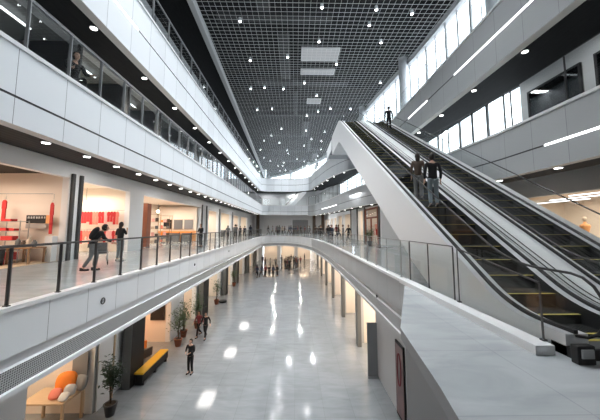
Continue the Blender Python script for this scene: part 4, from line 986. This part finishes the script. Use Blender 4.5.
# third shop, orange lit
mb=MB(); mb.box(-14.6,-10.6,30.9,31.3,0,3.6,'warmw'); mb.box(-14.6,-10.6,30.86,30.9,.0,1.1,'orange'); tag(mb.build('display_wall'),'cream wall with low orange panelling at the end of the third shop','wall panel')
for i,(x,m,w) in enumerate(((-13.6,'black',.9),(-12.5,'cloth_grey',.9),(-11.4,'midgrey',.9))):
    t=thing('wall_picture','%s picture on the cream wall of the third shop, %s'%(['black','grey','mid grey'][i],['left','centre','right'][i]),'picture',(x,30.85,1.3)); mb=MB(); mb.box(-w/2,w/2,-.04,0,0,.95,m); mb.build('canvas',t)
    mb=MB(); mb.box(-w/2-.03,w/2+.03,-.05,.02,-.04,0,'wood'); mb.box(-w/2-.03,w/2+.03,-.05,.02,.95,.99,'wood'); mb.build('frame',t)
for i,(x,y) in enumerate(((-13.5,29.8),(-12.3,29.6),(-11.2,29.9))):
    t=thing('display_counter','grey counter with orange top in the third shop, %s'%['left','centre','right'][i],'counter',(x,y,0)); mb=MB(); mb.box(-.45,.45,-.25,.25,0,.9,'cloth_grey'); mb.build('cabinet',t); mb=MB(); mb.box(-.48,.48,-.28,.28,.9,.96,'orangec'); mb.build('countertop',t)
shelf_unit((-12.2,27.3,0),1.1,2.6,5,.9,'tall wooden shelf in the middle of the third shop, farther one','wood')
shelf_unit((-11.9,24.4,0),1.1,2.6,5,.9,'tall pale wooden shelf in the third shop, nearer one','palewood')
for (sx,sy,wh) in ((-12.2,27.3,'farther'),(-11.9,24.4,'nearer')):
    for lv in range(4):
        for q in range(3):
            m=['coral','beige','cloth_grey','orangec','pink','brown'][(lv*3+q)%6]; cn={'coral':'coral','beige':'beige','cloth_grey':'grey','orangec':'orange','pink':'pink','brown':'brown'}[m]
            c,s_=math.cos(.9),math.sin(.9); lx=-.35+q*.33; ly=.2
            b_=MB(); b_.box(-.1,.1,-.1,.1,0,.2+.06*((lv+q)%3),m); o=b_.build('gift_box',bevel=.01); o.location=(sx+lx*c-ly*s_,sy+lx*s_+ly*c,.12+lv*.6125); o.rotation_euler=(0,0,.9)
            tag(o,'%s box on the %s tall shelf, %s row, %s'%(cn,wh,['bottom','second','third','fourth'][lv],['left','centre','right'][q]),'box')
mb=MB(); mb.box(-11.75,-11.25,21.9,22.5,0,3.3,'doorwood'); tag(mb.build('display_cabinet'),'tall reddish wooden cabinet near the entrance side of the third shop','cabinet')
t=thing('pendant_lamp','round warm pendant lamp in the third shop','lamp',(-12.4,26.0,2.9)); mb=MB(); mb.ball((0,0,0),.15,'lampw'); mb.build('lamp_shade',t); mb=MB(); mb.tube([(0,0,.12),(0,0,.7)],.008,'black',5); mb.build('cord',t)
# farther shops: a counter and a rack in each, so they do not stand empty
for i,(x,y,m) in enumerate(((-11.6,36.6,'wood'),(-11.6,45.6,'cloth_grey'),(-11.6,52.3,'brown'))):
    t=thing('display_counter','%s counter in a distant left gallery shop'%['wooden','grey','brown'][i],'counter',(x,y,0)); mb=MB(); mb.box(-.9,.5,-.3,.3,0,1.0,m); mb.build('cabinet',t); mb=MB(); mb.box(-.95,.55,-.33,.33,1.0,1.05,'cap'); mb.build('countertop',t)
# ================================================================ RIGHT GALLERY SHOPS
t=thing('shop_door','glazed shop door with reddish wooden frame, right gallery','door',(7.2,24.8,0))
mb=MB(); mb.box(0,.1,0,.2,0,3.3,'doorwood'); mb.box(0,.1,4.4,4.6,0,3.3,'doorwood'); mb.box(0,.1,.2,4.4,2.3,2.45,'doorwood'); mb.box(0,.1,.2,4.4,3.15,3.3,'doorwood'); mb.box(0,.1,2.2,2.4,0,2.3,'doorwood'); mb.build('frame',t)
mb=MB(); mb.quad([(.05,.2,0),(.05,4.4,0),(.05,4.4,3.15),(.05,.2,3.15)],'sglass'); mb.build('pane',t)
for i in range(8): hang((8.0+.05*(i%2),26.8+i*.3,1.2-.5*(i%3==1)),['red','coral','beige','pink'][i%4],.16,.6,'%s garment hanging behind the glazed shop door, right gallery'%['deep red','coral','beige','pink'][i%4],'%s garments behind the glazed door'%['deep red','coral','beige','pink'][i%4])
mb=MB(); mb.tube([(8.0,26.6,1.95),(8.0,29.2,1.95)],.015,'steel',6); 
for y in (26.6,29.2): mb.tube([(8.0,y,0),(8.0,y,1.95)],.015,'steel',6)
tag(mb.build('clothes_rail'),'steel rail of red garments behind the glazed door','clothes rail')
plant('potted_plant','green plant in a dark pot at the right gallery beside the escalator side',(5.9,22.5,0),1.4,.35,220,8,pot='dark',pr=.2,ph=.4)
# shop behind the right escalator: mannequin, counters
t=thing('mannequin','cream bust mannequin with brown top behind the right escalator, far right','mannequin',(13.2,12.8,0))
mb=MB(); mb.lathe([(.1,1.0),(.17,1.1),(.13,1.3),(.19,1.52),(.17,1.6),(.06,1.66),(.05,1.74)],(0,0,0),'orange',16); mb.build('torso',t)
mb=MB(); mb.ball((0,0,1.86),.1,'beige',.8,.95,1.15,12,9); mb.build('head',t); mb=MB(); mb.lathe([(.2,0),(.02,.03),(.02,1.0)],(0,0,0),'steel',14); mb.build('stand',t)
for i,(x,y,m) in enumerate(((13.0,15.6,'cloth_white'),(12.4,10.4,'midgrey'),(13.6,13.9,'palewood'))):
    t=thing('display_counter','%s counter in the shop behind the right escalator'%['white','dark grey','pale wooden'][i],'counter',(x,y,0)); mb=MB(); mb.box(-.4,.4,-.8,.8,0,1.0,m); mb.build('cabinet',t); mb=MB(); mb.box(-.43,.43,-.83,.83,1.0,1.05,'cap'); mb.build('countertop',t)
def tube(loc,lx,ly,label,grp,m='tube'):
    o=MB(); o.box(-lx/2,lx/2,-ly/2,ly/2,0,.04,m); o=o.build('tube_light'); o.location=loc; tag(o,label,'light',grp)
for i in range(3): tube((12.4+i*1.1,11+i*2.2,2.88),.06,3.2,'long white ceiling tube in the shop behind the right escalator','tubes behind the right escalator')
# office style tubes behind the second gallery windows
for i in range(11):
    for j in range(2): tube((-9.1-j*1.6,b2[i][0]-4+1.5,Z2+3.35),.07,1.5,'white ceiling tube behind the second gallery windows, left','tubes behind left second gallery windows')
for i in range(10): tube((-7.3,3.5+i*3.1,8.515),.07,1.3,'white ceiling tube over the second gallery walkway, left','tubes over left second gallery walkway')
for i in range(9): tube((9.2,2+i*2.6,8.515),1.2,.07,'white ceiling tube over the second gallery walkway, right','tubes over right second gallery walkway')
# dark shop front posts on second gallery left
for i in range(18):
    y=b2[i][1]-4
    mb=MB(); mb.box(-8.02,-7.96,y-.04,y+.04,Z2,Z2+3.3,'dark'); struct(mb,'trim_21','dark window post of the second gallery, left')
# unseen area lights added to brighten the walkways, far end and ground floor
for i,y in enumerate((7,14,21,29,37,45)):
    alight('gallery_fill_light',(-8.2,y,4.4),.2,1.2,120,(1,.97,.93)); alight('gallery_fill_light',(-6.8,y,8.5),.12,.12,25); 
for i,y in enumerate((25,33,41)): alight('gallery_fill_light',(5.2,y,4.4),.5,3,70)
for x,y in ((-4,52),(1,52),(5,52),(-4,60),(1,60),(5,60)): alight('gallery_fill_light',(x,y,4.4),.15,.15,230); alight('gallery_fill_light',(x,y,-.55),.15,.15,130,(1,.93,.85)); alight('gallery_fill_light',(x-2,y-2,8.5),.15,.15,120)
for y in (4,9,14,20): alight('gallery_fill_light',(9.2,y,8.5),1.2,.3,80)
for y in (15,23,31,39): alight('gallery_fill_light',(-6.6,y,-.55),1.2,2,75,(1,.95,.9))
# distant straight escalator on the second gallery
t=thing('distant_escalator','small white escalator at the far end of the second gallery','escalator',(-1.5,52,Z2)); mb=MB()
mb.quad([(0,0,0),(3.6,0,3.9),(3.6,0,3.0),(.9,0,0)],'white'); mb.quad([(0,1.2,0),(3.6,1.2,3.9),(3.6,1.2,3.0),(.9,1.2,0)],'white'); mb.quad([(0,0,0),(3.6,0,3.9),(3.6,1.2,3.9),(0,1.2,0)],'dark'); mb.quad([(.9,0,0),(3.6,0,3.0),(3.6,1.2,3.0),(.9,1.2,0)],'white'); mb.build('truss_cladding',t)
for y in (0,1.2): mb=MB(); mb.bar((-.2,y,.7),(3.5,y,4.75-.1),.06,.06,'rubber'); mb.build('handrail',t)

# far end of the first gallery
mb=MB(); mb.box(-7.5,-1.0,69.8,69.95,.2,3.6,'cap'); tag(mb.build('display_wall'),'bright white panelled wall at the far end of first gallery','wall panel')
mb=MB(); mb.box(-.6,3.2,69.8,69.95,0,3.2,'midgrey'); tag(mb.build('display_wall'),'grey panelled wall at the far end of first gallery','wall panel')
for x in (-9.2,4.2,6.3):
    mb=MB(); mb.box(x,x+.7,68,68.6,0,4.45,'brown'); struct(mb,'trim_22','brown square column at the far end of the first gallery')

# small round fittings on the balcony panels
for (x,y,z,r,lab) in ((-5.27,8.07,-.5,.075,'round ring shaped fitting on left balcony panels, nearest'),(-5.27,15.2,-.45,.05,'small round fitting on left balcony panels, second'),(-5.27,22.9,-.4,.05,'small round fitting on left balcony panels, third'),(2.97,10.4,-.95,.05,'small dark round fitting on the right balcony panels')):
    t=thing('round_fitting',lab,'fitting',(x,y,z)); sg=1 if x<0 else -1
    mb=MB(); mb.tube([(sg*.05,r*math.cos(u*PI/8),r*math.sin(u*PI/8)) for u in range(16)],.018,'dark',6,closed=True); mb.build('ring',t)
    mb=MB(); mb.tube([(0,0,0),(sg*.05,0,0)],r*.5,'midgrey',10); mb.build('boss',t)

# ================================================================ LIGHT + CAMERA
w=bpy.data.worlds.new('sky'); S.world=w; w.use_nodes=True
bg=w.node_tree.nodes['Background']; bg.inputs[0].default_value=(.86,.93,1,1); bg.inputs[1].default_value=6.5
RL=random.Random(21)
for i in range(9):
    for j in range(5):
        y=10+i*5.4+RL.uniform(-1.6,1.6); x=-3.4+j*1.75+RL.uniform(-.5,.5)
        alight('atrium_fill_light',(x,y,ZC-.2),.1,.1,125,(.95,.98,1),spread=1.75)  # added lights without fixtures, for broad light in the hall
for i in range(22):
    y=43+RL.uniform(0,24); x=RL.uniform(-5,min(xr(y)-.5,3.5)); alight('atrium_fill_light',(x,y,ZC-.2),.12,.12,45,(.97,.98,1))  # more added lights, meant for the bright streaks on the ground floor
for x,y in ((.6,5.5),(-1.8,6.5),(2.2,7.5)): alight('atrium_fill_light',(x,y,ZC-.2),.15,.15,150,(.95,.98,1),spread=2.2)  # fill lights added over the dark near end
cam=bpy.data.cameras.new('camera'); co=bpy.data.objects.new('camera',cam); C.objects.link(co); S.camera=co
cam.sensor_width=36; cam.sensor_fit='HORIZONTAL'; cam.lens=285/600*36; cam.clip_end=300; cam.clip_start=.05
cam.shift_y=-10/600
yaw=math.radians(-1.0); pitch=math.atan(27/285)
co.location=(0,0,1.5); co.rotation_euler=(PI/2+pitch,0,yaw)
S.view_settings.view_transform='Standard'; S.view_settings.look='None'; S.view_settings.gamma=1; S.view_settings.use_curve_mapping=False
S.view_settings.exposure=-0.35
